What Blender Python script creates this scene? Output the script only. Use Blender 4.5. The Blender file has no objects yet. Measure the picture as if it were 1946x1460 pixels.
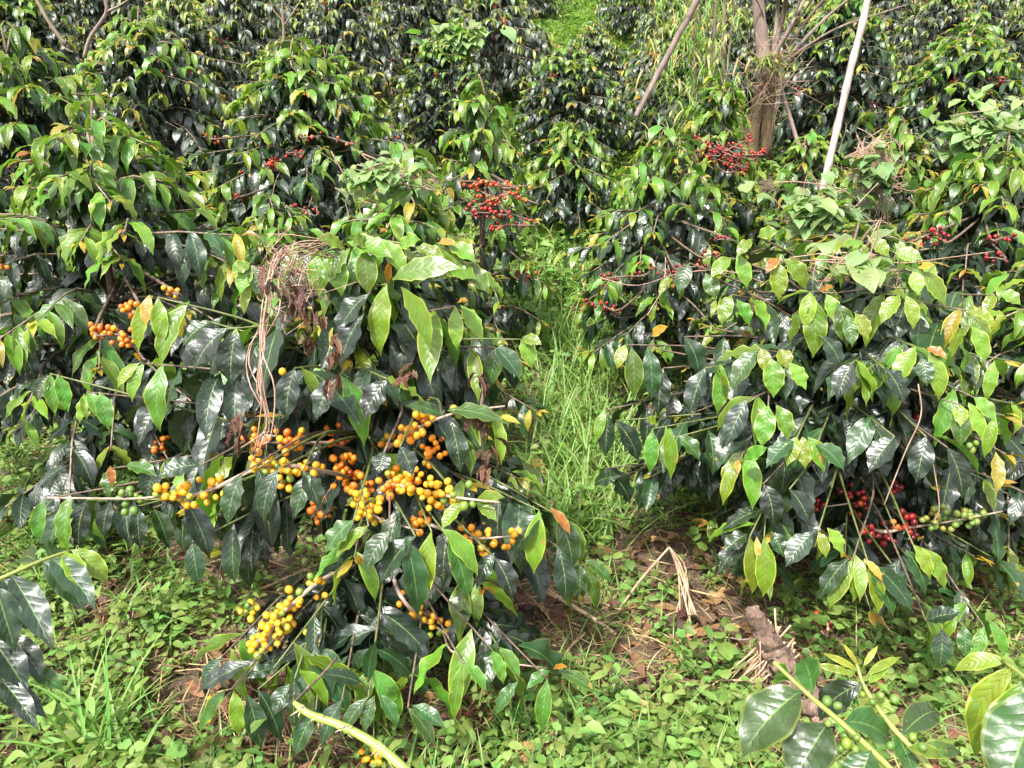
import bpy, math, random
import numpy as np
from mathutils import Vector

S = bpy.context.scene
COL = S.collection
R = math.radians
random.seed(12); np.random.seed(12)
# ------------------------------------------------------------------ camera
CAMH, PITCH, F = 1.6, 22.0, 1500.0        # metres, degrees down, focal length in photo pixels
cam_d = bpy.data.cameras.new('camera'); cam = bpy.data.objects.new('camera', cam_d); COL.objects.link(cam)
cam.location = (0, 0, CAMH); cam.rotation_euler = (R(90 - PITCH), 0, 0)
cam_d.sensor_width = 36; cam_d.lens = 36 * F / 1946; cam_d.clip_start = 0.05; cam_d.clip_end = 500
S.camera = cam
# ------------------------------------------------------------------ light
SUN_EL, SUN_AZ = 57.0, 212.0              # azimuth clockwise from +Y (where the light comes from)
W = bpy.data.worlds.new('World'); S.world = W; W.use_nodes = True
nt = W.node_tree; bg = nt.nodes['Background']
sky = nt.nodes.new('ShaderNodeTexSky'); sky.sky_type = 'NISHITA'; sky.sun_disc = False
sky.sun_elevation = R(SUN_EL); sky.sun_rotation = R(SUN_AZ); sky.air_density = 1.0; sky.dust_density = 4.0; sky.ozone_density = 0.6
hs = nt.nodes.new('ShaderNodeHueSaturation'); hs.inputs['Saturation'].default_value = 0.28
nt.links.new(sky.outputs[0], hs.inputs['Color']); nt.links.new(hs.outputs[0], bg.inputs['Color'])
bg.inputs['Strength'].default_value = 0.15
sd = bpy.data.lights.new('sun', 'SUN'); sun = bpy.data.objects.new('sun', sd); COL.objects.link(sun)
sd.energy = 2.5; sd.angle = R(2.5); sd.color = (1.0, 0.96, 0.90)
dv = Vector((math.sin(R(SUN_AZ)) * math.cos(R(SUN_EL)), math.cos(R(SUN_AZ)) * math.cos(R(SUN_EL)), math.sin(R(SUN_EL))))
sun.rotation_euler = dv.to_track_quat('Z', 'Y').to_euler(); sun.location = (0, 0, 30)
S.view_settings.view_transform = 'Standard'; S.view_settings.look = 'None'
S.view_settings.exposure = 1.66; S.view_settings.gamma = 1.0
S.cycles.max_bounces = 7; S.cycles.diffuse_bounces = 4; S.cycles.glossy_bounces = 2; S.cycles.transmission_bounces = 5
S.cycles.caustics_reflective = False; S.cycles.caustics_refractive = False

# ------------------------------------------------------------------ helpers
cp, sp_ = math.cos(R(PITCH)), math.sin(R(PITCH))
def at(px, py, Y):
    """world point seen at photo pixel (px,py) at forward distance Y"""
    u, v = (px - 973) / F, (730 - py) / F
    dy = cp + v * sp_; dz = -sp_ + v * cp
    k = Y / dy
    return np.array([u * k, Y, CAMH + dz * k])
def proj(p):
    x, y, z = p[0], p[1], p[2] - CAMH
    d = y * cp - z * sp_; v = y * sp_ + z * cp
    if d < .05: return (-9999, -9999)
    return (973 + F * x / d, 730 - F * v / d)
_gy = np.array([-30, 0, 3.0, 4.6, 7.0, 10.0, 17.0, 60.0]); _gz = np.array([-.6, 0, 0.02, .17, .80, 1.60, 3.45, 14.0])
def ground(x, y):
    x = np.asarray(x, float); y = np.asarray(y, float)
    b = np.interp(y, _gy, _gz) * 0.5 + 0.25 * (np.interp(y - .8, _gy, _gz) + np.interp(y + .8, _gy, _gz))
    b = b + 0.035 * np.sin(x * 2.3 + y * 1.1) * np.sin(y * 1.9 - x * .7) + 0.015 * np.sin(x * 7.1 + 1) * np.sin(y * 6.3) - 0.02 * np.sin(y * 2.2) * (y > 3)
    return b
def ground_px(px, py):
    Y = 1.3
    for i in range(4000):
        p = at(px, py, Y)
        if p[2] <= ground(p[0], Y): return p
        Y += .01
    return p
def path_x(y): return 0.09 * y

def link(o, parent=None):
    COL.objects.link(o)
    if parent is not None: o.parent = parent
    return o
def thing(name, label, cat, loc=(0, 0, 0), group=None, kind=None):
    o = bpy.data.objects.new(name, None); COL.objects.link(o); o.location = tuple(float(a) for a in loc); o.empty_display_size = .1
    o['label'] = label; o['category'] = cat
    if group: o['group'] = group
    return o
def tag(o, label, cat, group=None, kind=None):
    o['label'] = label; o['category'] = cat
    if group: o['group'] = group
    if kind: o['kind'] = kind
    return o
def build(name, verts, faces, mat, attrs=None, parent=None, smooth=True):
    """verts (N,3), faces (M,4) arrays. parent: the thing; verts are given in world space and moved to its frame"""
    verts = np.asarray(verts, np.float32).copy(); faces = np.asarray(faces, np.int32)
    if parent is not None:
        p = parent; off = np.zeros(3)
        while p is not None:
            off += np.array(p.location); p = p.parent
        verts -= off
    me = bpy.data.meshes.new(name)
    n, m, k = len(verts), len(faces), faces.shape[1]
    me.vertices.add(n); me.vertices.foreach_set('co', verts.ravel().astype(np.float32))
    me.loops.add(m * k); me.loops.foreach_set('vertex_index', faces.ravel())
    me.polygons.add(m); me.polygons.foreach_set('loop_start', np.arange(0, m * k, k, dtype=np.int32))
    try: me.polygons.foreach_set('loop_total', np.full(m, k, np.int32))
    except Exception: pass
    me.update(calc_edges=True)
    me.polygons.foreach_set('use_smooth', np.full(m, smooth))
    for an, av in (attrs or {}).items():
        a = me.attributes.new(an, 'FLOAT_VECTOR', 'POINT'); a.data.foreach_set('vector', np.asarray(av, np.float32).ravel())
    me.materials.append(mat)
    o = bpy.data.objects.new(name, me)
    return link(o, parent)

# ------------------------------------------------------------------ materials
def newmat(name):
    m = bpy.data.materials.new(name); m.use_nodes = True; t = m.node_tree
    return m, t, t.nodes['Principled BSDF'], t.nodes['Material Output']
class NB:
    def __init__(s, t): s.t = t
    def n(s, ty, **k):
        a = s.t.nodes.new(ty)
        for q, v in k.items(): setattr(a, q, v)
        return a
    def L(s, a, b): s.t.links.new(a, b)
    def m(s, op, a, b=None, c=None, clamp=False):
        q = s.n('ShaderNodeMath', operation=op); q.use_clamp = clamp
        for i, v in enumerate((a, b, c)):
            if v is None: continue
            if isinstance(v, (int, float)): q.inputs[i].default_value = v
            else: s.L(v, q.inputs[i])
        return q.outputs[0]
    def mix(s, f, a, b, bt='MIX'):
        q = s.n('ShaderNodeMix', data_type='RGBA', blend_type=bt)
        for i, v in ((0, f), (6, a), (7, b)):
            if isinstance(v, (int, float)): q.inputs[i].default_value = v
            elif isinstance(v, tuple): q.inputs[i].default_value = (*v, 1)
            else: s.L(v, q.inputs[i])
        return q.outputs[2]
    def ramp(s, f, pts):
        q = s.n('ShaderNodeValToRGB'); e = q.color_ramp.elements
        while len(e) < len(pts): e.new(.5)
        for a, (p, c) in zip(e, pts): a.position = p; a.color = (*c, 1)
        s.L(f, q.inputs[0]); return q.outputs[0]
def attr(b, name):
    a = b.n('ShaderNodeAttribute', attribute_name=name); x = b.n('ShaderNodeSeparateXYZ'); b.L(a.outputs['Vector'], x.inputs[0])
    return x.outputs[0], x.outputs[1], x.outputs[2]

def leaf_mat(name, ramp, bronze, edge, rough=.3, detail=True, veins=9.0, trans=.35, spots=True, rib=(.16, .26, .07), spec=.5, vein_d=.0035, back=(.75, .95, .7)):
    m, t, P, out = newmat(name); b = NB(t)
    u, v, rnd = attr(b, 'luv'); age, brz, dirt = attr(b, 'lcol')
    au = b.m('ABSOLUTE', u)
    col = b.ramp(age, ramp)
    col = b.mix(brz, col, bronze)
    hv = b.n('ShaderNodeHueSaturation'); b.L(col, hv.inputs['Color'])
    b.L(b.m('MULTIPLY_ADD', rnd, .05, .475), hv.inputs['Hue']); b.L(b.m('MULTIPLY_ADD', rnd, .5, .75), hv.inputs['Value'])
    col = hv.outputs[0]
    if detail:
        ed = b.m('MULTIPLY', b.m('GREATER_THAN', au, .89), b.m('MULTIPLY', b.m('MULTIPLY', age, age), .65))
        col = b.mix(ed, col, edge)
        mr = b.m('MULTIPLY', b.m('LESS_THAN', b.m('MULTIPLY', au, b.m('MULTIPLY_ADD', v, .6, .6)), .040), .5)
        col = b.mix(mr, col, rib)
    if detail:
        tcv = b.n('ShaderNodeTexCoord'); nv = b.n('ShaderNodeTexNoise'); nv.inputs['Scale'].default_value = 35; nv.inputs['Detail'].default_value = 3; b.L(tcv.outputs['Object'], nv.inputs['Vector'])
        h2 = b.n('ShaderNodeHueSaturation'); b.L(col, h2.inputs['Color']); b.L(b.m('MULTIPLY_ADD', nv.outputs[0], .9, .55), h2.inputs['Value']); b.L(b.m('MULTIPLY_ADD', nv.outputs[0], .06, .47), h2.inputs['Hue']); col = h2.outputs[0]
    if spots:
        tc = b.n('ShaderNodeTexCoord'); nz = b.n('ShaderNodeTexNoise'); nz.inputs['Scale'].default_value = 22; nz.inputs['Detail'].default_value = 3
        b.L(tc.outputs['Object'], nz.inputs['Vector'])
        sp = b.m('MULTIPLY', b.m('GREATER_THAN', nz.outputs[0], .69), b.m('GREATER_THAN', dirt, .35))
        col = b.mix(b.m('MULTIPLY', sp, .8), col, (.30, .20, .05))
        n2 = b.n('ShaderNodeTexNoise'); n2.inputs['Scale'].default_value = 260; n2.inputs['Detail'].default_value = 1
        b.L(tc.outputs['Object'], n2.inputs['Vector'])
        col = b.mix(b.m('MULTIPLY', b.m('GREATER_THAN', n2.outputs[0], .73), b.m('MULTIPLY', b.m('SUBTRACT', .8, age, clamp=True), b.m('GREATER_THAN', dirt, .45))), col, (.35, .37, .33))
    geo = b.n('ShaderNodeNewGeometry')
    bc = b.mix(.35, b.mix(1.0, col, back, 'MULTIPLY'), (.10, .16, .06))
    cc = b.mix(geo.outputs['Backfacing'], col, bc)
    b.L(cc, P.inputs['Base Color'])
    b.L(b.m('MULTIPLY_ADD', geo.outputs['Backfacing'], .3, b.m('MULTIPLY_ADD', rnd, .12, rough - .04)), P.inputs['Roughness'])
    P.inputs['Specular IOR Level'].default_value = spec
    if detail:
        ph = b.m('SUBTRACT', b.m('MULTIPLY', v, veins), b.m('MULTIPLY', au, 1.6))
        q = b.m('ABSOLUTE', b.m('SINE', b.m('MULTIPLY', ph, math.pi)))
        h = b.m('MULTIPLY', b.m('POWER', q, .6), b.m('SUBTRACT', 1.05, au))
        h = b.m('MULTIPLY', h, b.m('GREATER_THAN', au, .0))
        h = b.m('ADD', h, b.m('MULTIPLY', b.m('MINIMUM', au, .12), 3.0))
        tc2 = b.n('ShaderNodeTexCoord'); n3 = b.n('ShaderNodeTexNoise'); n3.inputs['Scale'].default_value = 70; n3.inputs['Detail'].default_value = 2
        b.L(tc2.outputs['Object'], n3.inputs['Vector'])
        h = b.m('ADD', h, b.m('MULTIPLY', n3.outputs[0], 1.6))
        bp = b.n('ShaderNodeBump'); bp.inputs['Distance'].default_value = vein_d; bp.inputs['Strength'].default_value = .8
        b.L(h, bp.inputs['Height']); b.L(bp.outputs[0], P.inputs['Normal'])
    tr = b.n('ShaderNodeBsdfTranslucent')
    tcol = b.mix(1.0, cc, (1.75, 1.8, .7), 'MULTIPLY'); b.L(tcol, tr.inputs['Color'])
    mx = b.n('ShaderNodeMixShader')
    b.L(b.m('MULTIPLY_ADD', age, trans * .8, trans * .2), mx.inputs[0])
    b.L(P.outputs[0], mx.inputs[1]); b.L(tr.outputs[0], mx.inputs[2]); b.L(mx.outputs[0], out.inputs[0])
    return m
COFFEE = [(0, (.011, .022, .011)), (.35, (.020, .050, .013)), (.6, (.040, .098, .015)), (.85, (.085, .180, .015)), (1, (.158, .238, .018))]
COFFEE_FAR_HAZE = [(0, (.030, .044, .026)), (.35, (.046, .076, .028)), (.6, (.080, .128, .030)), (.85, (.14, .205, .032)), (1, (.25, .27, .045))]  # hazy veil and silver sheen of the far rows painted into paler leaf colours
M_leaf = leaf_mat('coffee_leaf', COFFEE, (.36, .17, .025), (.42, .46, .06), rough=.33, vein_d=.0009, spec=.6)
M_leaf_far = leaf_mat('coffee_leaf_far_haze', COFFEE_FAR_HAZE, (.36, .17, .025), (.4, .45, .06), rough=.44, detail=False, spots=False, spec=.7)
WEED = [(0, (.04, .085, .02)), (.5, (.11, .20, .04)), (1, (.26, .34, .09))]
M_weed = leaf_mat('weed_leaf', WEED, (.2, .10, .03), (.2, .3, .08), rough=.5, detail=True, veins=5, vein_d=.0006, spots=False, trans=.5, spec=.35)
M_vine = leaf_mat('vine_leaf', [(0, (.07, .13, .04)), (.5, (.14, .23, .08)), (1, (.27, .34, .13))], (.35, .28, .08), (.3, .4, .15), rough=.45, veins=5, trans=.5, spots=False, vein_d=.0015)
M_grass = leaf_mat('grass_blade', [(0, (.06, .13, .025)), (.5, (.13, .25, .045)), (1, (.28, .38, .11))], (.45, .33, .14), (.2, .3, .08), rough=.4, detail=False, spots=False, trans=.5)
M_straw = leaf_mat('dead_straw', [(0, (.09, .05, .03)), (.5, (.26, .16, .085)), (1, (.50, .36, .20))], (.3, .12, .05), (.3, .2, .1), rough=.7, detail=False, spots=False, trans=.1, spec=.2)
M_dead = leaf_mat('dead_leaf', [(0, (.045, .022, .014)), (.5, (.16, .07, .035)), (1, (.46, .25, .10))], (.3, .12, .05), (.3, .2, .1), rough=.65, detail=True, spots=False, trans=.15, rib=(.2, .12, .06))

def bark_mat(name, c1, c2, c3, scale=30, bump=.004, rough=.8, stretch=.25):
    m, t, P, out = newmat(name); b = NB(t)
    tc = b.n('ShaderNodeTexCoord'); mp = b.n('ShaderNodeMapping'); mp.inputs['Scale'].default_value = (1, 1, stretch); b.L(tc.outputs['Object'], mp.inputs[0])
    nz = b.n('ShaderNodeTexNoise'); nz.inputs['Scale'].default_value = scale; nz.inputs['Detail'].default_value = 6; nz.inputs['Roughness'].default_value = .7; b.L(mp.outputs[0], nz.inputs['Vector'])
    b.L(b.ramp(nz.outputs[0], [(.3, c1), (.52, c2), (.7, c3)]), P.inputs['Base Color']); P.inputs['Roughness'].default_value = rough
    bp = b.n('ShaderNodeBump'); bp.inputs['Distance'].default_value = bump; b.L(nz.outputs[0], bp.inputs['Height']); b.L(bp.outputs[0], P.inputs['Normal'])
    return m
M_bark = bark_mat('coffee_bark', (.06, .035, .022), (.17, .12, .08), (.30, .25, .19), 40)
M_twig = bark_mat('green_twig', (.05, .06, .02), (.10, .12, .03), (.16, .13, .06), 60, .001, .5)
M_tiptwig = bark_mat('young_twig', (.12, .15, .03), (.20, .24, .05), (.28, .25, .09), 60, .001, .45)
M_oldtwig = bark_mat('brown_twig', (.05, .03, .018), (.11, .075, .05), (.20, .155, .11), 80, .001, .7)
M_fruitwood = bark_mat('fruiting_wood', (.16, .10, .07), (.34, .25, .19), (.46, .38, .31), 70, .001, .75)
M_mossbark = bark_mat('mossy_bark', (.045, .028, .014), (.13, .085, .04), (.17, .14, .05), 40, .03)
M_paletrunk = bark_mat('pale_bark', (.10, .07, .055), (.19, .14, .11), (.30, .24, .20), 22, .008)
M_pole = bark_mat('pole_wood', (.15, .11, .095), (.28, .22, .19), (.36, .30, .27), 14, .003, .6, .12)
M_pole2 = bark_mat('weathered_pole', (.08, .055, .045), (.16, .115, .095), (.26, .20, .17), 14, .004, .7, .12)
M_vinestem = bark_mat('dry_vine_stem', (.14, .08, .05), (.33, .21, .15), (.50, .38, .30), 50, .001, .8)
M_cane = bark_mat('green_cane', (.12, .19, .03), (.20, .29, .05), (.27, .34, .09), 18, .0015, .42, .3)
M_stump = bark_mat('stump_wood', (.06, .035, .025), (.19, .12, .085), (.36, .27, .21), 45, .014)
M_root = bark_mat('dry_root', (.25, .14, .08), (.45, .30, .19), (.62, .46, .32), 40, .001)

def cherry_mat():
    m, t, P, out = newmat('coffee_cherry_skin'); b = NB(t)
    u, v, rnd = attr(b, 'luv'); rip, red, x = attr(b, 'lcol')
    yel = b.ramp(rip, [(0, (.09, .17, .03)), (.3, (.20, .26, .03)), (.5, (.62, .34, .015)), (.75, (.70, .23, .012)), (1, (.48, .10, .012))])
    rd = b.ramp(rip, [(0, (.10, .18, .035)), (.3, (.28, .20, .03)), (.5, (.50, .12, .02)), (.75, (.36, .016, .012)), (1, (.11, .007, .010))])
    col = b.mix(red, yel, rd)
    col = b.mix(b.m('GREATER_THAN', v, .93), col, (.22, .10, .04))
    tc = b.n('ShaderNodeTexCoord'); nz = b.n('ShaderNodeTexNoise'); nz.inputs['Scale'].default_value = 90; b.L(tc.outputs['Object'], nz.inputs['Vector'])
    hv = b.n('ShaderNodeHueSaturation'); b.L(col, hv.inputs['Color']); b.L(b.m('MULTIPLY_ADD', nz.outputs[0], .5, .72), hv.inputs['Value']); 
    b.L(hv.outputs[0], P.inputs['Base Color']); P.inputs['Roughness'].default_value = .30
    P.inputs['Subsurface Weight'].default_value = .0; P.inputs['Specular IOR Level'].default_value = .45
    return m
M_cherry = cherry_mat()

def soil_mat():
    m, t, P, out = newmat('soil'); b = NB(t)
    tc = b.n('ShaderNodeTexCoord')
    nz = b.n('ShaderNodeTexNoise'); nz.inputs['Scale'].default_value = 3; nz.inputs['Detail'].default_value = 10; nz.inputs['Roughness'].default_value = .72; b.L(tc.outputs['Object'], nz.inputs['Vector'])
    n2 = b.n('ShaderNodeTexNoise'); n2.inputs['Scale'].default_value = 60; n2.inputs['Detail'].default_value = 6; b.L(tc.outputs['Object'], n2.inputs['Vector'])
    c = b.ramp(nz.outputs[0], [(.3, (.045, .028, .018)), (.5, (.095, .062, .04)), (.65, (.17, .12, .08)), (.75, (.10, .10, .045))])
    c = b.mix(.5, c, b.ramp(n2.outputs[0], [(.35, (.03, .02, .013)), (.6, (.14, .10, .065))]))
    b.L(c, P.inputs['Base Color']); P.inputs['Roughness'].default_value = .95
    bp = b.n('ShaderNodeBump'); bp.inputs['Distance'].default_value = .02; b.L(b.m('ADD', nz.outputs[0], b.m('MULTIPLY', n2.outputs[0], .5)), bp.inputs['Height']); b.L(bp.outputs[0], P.inputs['Normal'])
    return m
M_soil = soil_mat()

# ------------------------------------------------------------------ leaf batches
SHAPES = {
 'coffee': ([0, .05, .14, .28, .43, .58, .73, .84, .92, 1], [.03, .10, .48, .86, 1, .95, .68, .34, .12, .0]),
 'heart': ([0, .10, .25, .5, .75, .9, 1], [.55, .95, 1, .80, .42, .14, 0]),
 'round': ([0, .12, .35, .6, .85, 1], [.25, .8, 1, .95, .6, .05]),
 'ovate': ([0, .08, .25, .4, .65, .85, 1], [.03, .35, .9, 1, .7, .3, 0]),
 'blade': ([0, .2, .6, 1], [.8, 1, .75, 0]),
 'lance': ([0, .1, .3, .6, 1], [.1, .6, 1, .7, 0]),
}
class Leaves:
    def __init__(s): s.r = []
    def add(s, p, az, e0, e1, L, Wd, roll=0, age=0, brz=0, wave=.0, fold=.2, k=2.5, curl=0, rnd=None, dirt=None):
        s.r.append((p[0], p[1], p[2], az, e0, e1, L, Wd, roll, age, brz, wave, fold, k, curl, random.random() if rnd is None else rnd, random.uniform(-1, 1) if dirt is None else dirt))
    def add_dir(s, p0, p1, Wd, nrm, bend=.25, **kw):
        d = np.array(p1, float) - np.array(p0, float); L = np.linalg.norm(d); d /= L
        h = math.hypot(d[0], d[1])
        if h < .05: az = math.atan2(nrm[1], nrm[0])
        else: az = math.atan2(d[1], d[0])
        e = math.atan2(d[2], h)
        B = np.array([-math.sin(az), math.cos(az), 0]); N = np.array([-math.sin(e) * math.cos(az), -math.sin(e) * math.sin(az), math.cos(e)])
        n = np.array(nrm, float); n -= d * n.dot(d); n /= (np.linalg.norm(n) + 1e-9)
        # N' = N cos r + B' sin r   (see build)
        r = math.atan2(-n.dot(B), n.dot(N))
        s.add(p0, az, e + bend, e - bend, L * (1 + bend * bend * .17), Wd, r + random.uniform(-.15, .15), **kw)
    def mesh(s, shape='coffee', ns=10, nu=4):
        a = np.array(s.r, float).T; n = a.shape[1]
        px, py, pz, az, e0, e1, L, Wd, roll, age, brz, wave, fold, kk, curl, rnd, dirt = [q[:, None] for q in a]
        sk, wk = SHAPES[shape]
        t = np.linspace(0, 1, ns + 1); sv = t if shape != 'coffee' else t ** 1.0
        sv = sv[None, :]; w = np.interp(sv, sk, wk)
        if shape == 'coffee' and ns < 6: w = np.maximum(w, .05)
        e = e0 + (e1 - e0) * sv ** .9; A = az + curl * sv
        d = np.stack([np.cos(e) * np.cos(A), np.cos(e) * np.sin(A), np.sin(e)], -1)      # n,ns+1,3
        B = np.stack([-np.sin(A), np.cos(A), 0 * A], -1)
        N = np.stack([-np.sin(e) * np.cos(A), -np.sin(e) * np.sin(A), np.cos(e)], -1)
        cr, sr = np.cos(roll)[..., None], np.sin(roll)[..., None]
        B, N = B * cr + N * sr, N * cr - B * sr
        seg = (L / ns)[..., None]
        mid = (d[:, :-1] + d[:, 1:]) / 2 * seg
        spine = np.concatenate([np.zeros((n, 1, 3)), np.cumsum(mid, 1)], 1) + np.concatenate([px, py, pz], 1)[:, None, :]
        us = np.linspace(-1, 1, nu + 1)[None, None, :]
        au = np.abs(us); hw = (Wd / 2 * w)[..., None]
        ph = rnd[..., None] * 40 + (us > 0) * (rnd[..., None] * 17 + 1.3)
        amp = (wave * Wd)[..., None] * np.minimum(1, w * 1.6)[..., None]
        off = fold[..., None] * au * hw + amp * np.sin(2 * math.pi * kk[..., None] * sv[..., None] + ph) * au ** 1.6 * (us != 0)
        V = spine[:, :, None, :] + B[:, :, None, :] * (us * hw * (1 - .06 * fold[..., None] ** 2))[..., None] + N[:, :, None, :] * off[..., None]
        if shape == 'heart':
            back = (np.maximum(0, 1 - sv / .25) * .22)[..., None] * au * L[..., None]
            V = V - d[:, :, None, :] * back[..., None]
        nv = (ns + 1) * (nu + 1)
        base = (np.arange(n) * nv)[:, None, None]; i = np.arange(ns)[None, :, None]; j = np.arange(nu)[None, None, :]
        c = base + i * (nu + 1) + j
        Fc = np.stack([c, c + nu + 1, c + nu + 2, c + 1], -1).reshape(-1, 4)
        o = np.ones((n, ns + 1, nu + 1))
        luv = np.stack([us * o, sv[..., None] * o, rnd[..., None] * o], -1)
        lc = np.stack([age[..., None] * o, brz[..., None] * o, dirt[..., None] * o], -1)
        return V.reshape(-1, 3), Fc, {'luv': luv.reshape(-1, 3), 'lcol': lc.reshape(-1, 3)}
    def build(s, name, mat, parent=None, shape='coffee', ns=10, nu=4):
        v, f, at_ = s.mesh(shape, ns, nu); return build(name, v, f, mat, at_, parent)

class Tubes:
    def __init__(s): s.v = []; s.f = []; s.n = 0
    def add(s, pts, rad, seg=7, rough=0.0, cap=True):
        P = np.asarray(pts, float); n = len(P); rad = np.broadcast_to(np.asarray(rad, float), (n,)) if np.ndim(rad) <= 1 and np.size(rad) in (1, n) else np.interp(np.linspace(0, 1, n), np.linspace(0, 1, len(rad)), rad)
        T = np.gradient(P, axis=0); T /= np.linalg.norm(T, axis=1)[:, None] + 1e-9
        ref = np.array([0.31, .2, .93]) if abs(T[0][2]) < .8 else np.array([1, .1, .1])
        rings = []
        for i in range(n):
            a = np.cross(T[i], ref); a /= np.linalg.norm(a) + 1e-9; b = np.cross(T[i], a)
            th = np.linspace(0, 2 * math.pi, seg, endpoint=False)
            rr = rad[i] * (1 + (np.random.uniform(-rough, rough, seg) if rough else 0))
            rings.append(P[i] + (np.cos(th) * rr)[:, None] * a + (np.sin(th) * rr)[:, None] * b)
        if cap: rings = [np.repeat(P[:1], seg, 0) + (rings[0] - P[0]) * .01] + rings + [np.repeat(P[-1:], seg, 0) + (rings[-1] - P[-1]) * .01]; n += 2
        V = np.concatenate(rings); i = np.arange(n - 1)[:, None]; j = np.arange(seg)[None, :]; j2 = (j + 1) % seg
        Fc = np.stack([i * seg + j, (i + 1) * seg + j, (i + 1) * seg + j2, i * seg + j2], -1).reshape(-1, 4)[:, ::-1]
        s.v.append(V); s.f.append(Fc + s.n); s.n += len(V)
    def build(s, name, mat, parent=None):
        return build(name, np.concatenate(s.v), np.concatenate(s.f), mat, None, parent)

def curve(pts, n):
    """Catmull-Rom through the points"""
    P = [np.array(p, float) for p in pts]; P = [2 * P[0] - P[1]] + P + [2 * P[-1] - P[-2]]
    out = []; m = len(P) - 3
    for q in np.linspace(0, m - 1e-6, n):
        i = int(q); t = q - i; a, b, c, d = P[i:i + 4]
        out.append(.5 * ((2 * b) + (-a + c) * t + (2 * a - 5 * b + 4 * c - d) * t * t + (-a + 3 * b - 3 * c + d) * t ** 3))
    return np.array(out)

# sphere template for cherries
def cherries(pts, dirs, rads, rip, red, name, parent, lo=False):
    a, b = (6, 4) if lo else (12, 8)
    th = np.linspace(0, 2 * math.pi, a, endpoint=False); ph = np.linspace(0, math.pi, b + 1)
    ph = np.clip(ph, .04, math.pi - .04)
    T = np.array([[math.sin(p) * math.cos(t), math.sin(p) * math.sin(t), math.cos(p) * 1.13] for p in ph for t in th])
    vv = np.array([1 - p / math.pi for p in ph for t in th])
    i = np.arange(b)[:, None]; j = np.arange(a)[None, :]; Fc0 = np.stack([i * a + j, (i + 1) * a + j, (i + 1) * a + (j + 1) % a, i * a + (j + 1) % a], -1).reshape(-1, 4)
    V, Fc, U, C = [], [], [], []
    for q, (p, d, r) in enumerate(zip(pts, dirs, rads)):
        d = d / (np.linalg.norm(d) + 1e-9); x = np.cross(d, [.3, .5, .8]); x /= np.linalg.norm(x); y = np.cross(d, x)
        V.append(p + r * (T[:, :1] * x + T[:, 1:2] * y + T[:, 2:] * d)); Fc.append(Fc0 + q * len(T))
        U.append(np.stack([0 * vv, vv, 0 * vv + random.random()], -1)); C.append(np.tile([rip[q], red, 0], (len(T), 1)))
    return build(name, np.concatenate(V), np.concatenate(Fc), M_cherry, {'luv': np.concatenate(U), 'lcol': np.concatenate(C)}, parent)
def cluster(center, axis, n, rng, rip, red, parent, r=.0085, length=.03, lo=False, spread=1.0):
    axis = axis / np.linalg.norm(axis); x = np.cross(axis, [.2, .1, .97]); x /= np.linalg.norm(x); y = np.cross(axis, x)
    pts, ds, rs, rp = [], [], [], []
    tries = 0
    while len(pts) < n and tries < n * 40:
        tries += 1
        t = rng.uniform(-1, 1) * length; a = rng.uniform(0, 2 * math.pi); rad = r * rng.choice([1.35, 1.35, 1.8, 2.7, 3.4]) * spread
        o = x * math.cos(a) + y * math.sin(a); p = center + axis * t + o * rad + np.array([0, 0, -.002])
        rr = r * rng.uniform(.74, 1.1)
        if all(np.linalg.norm(p - q) > (rr + s) * .88 for q, s in zip(pts, rs)):
            pts.append(p); ds.append(o + axis * rng.uniform(-.4, .4)); rs.append(rr); rp.append(min(1, max(0, rip + rng.gauss(0, .09) - (.35 if rng.random() < .06 else 0))))
    return cherries(pts, ds, rs, rp, red, 'cherry_cluster', parent, lo)

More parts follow.
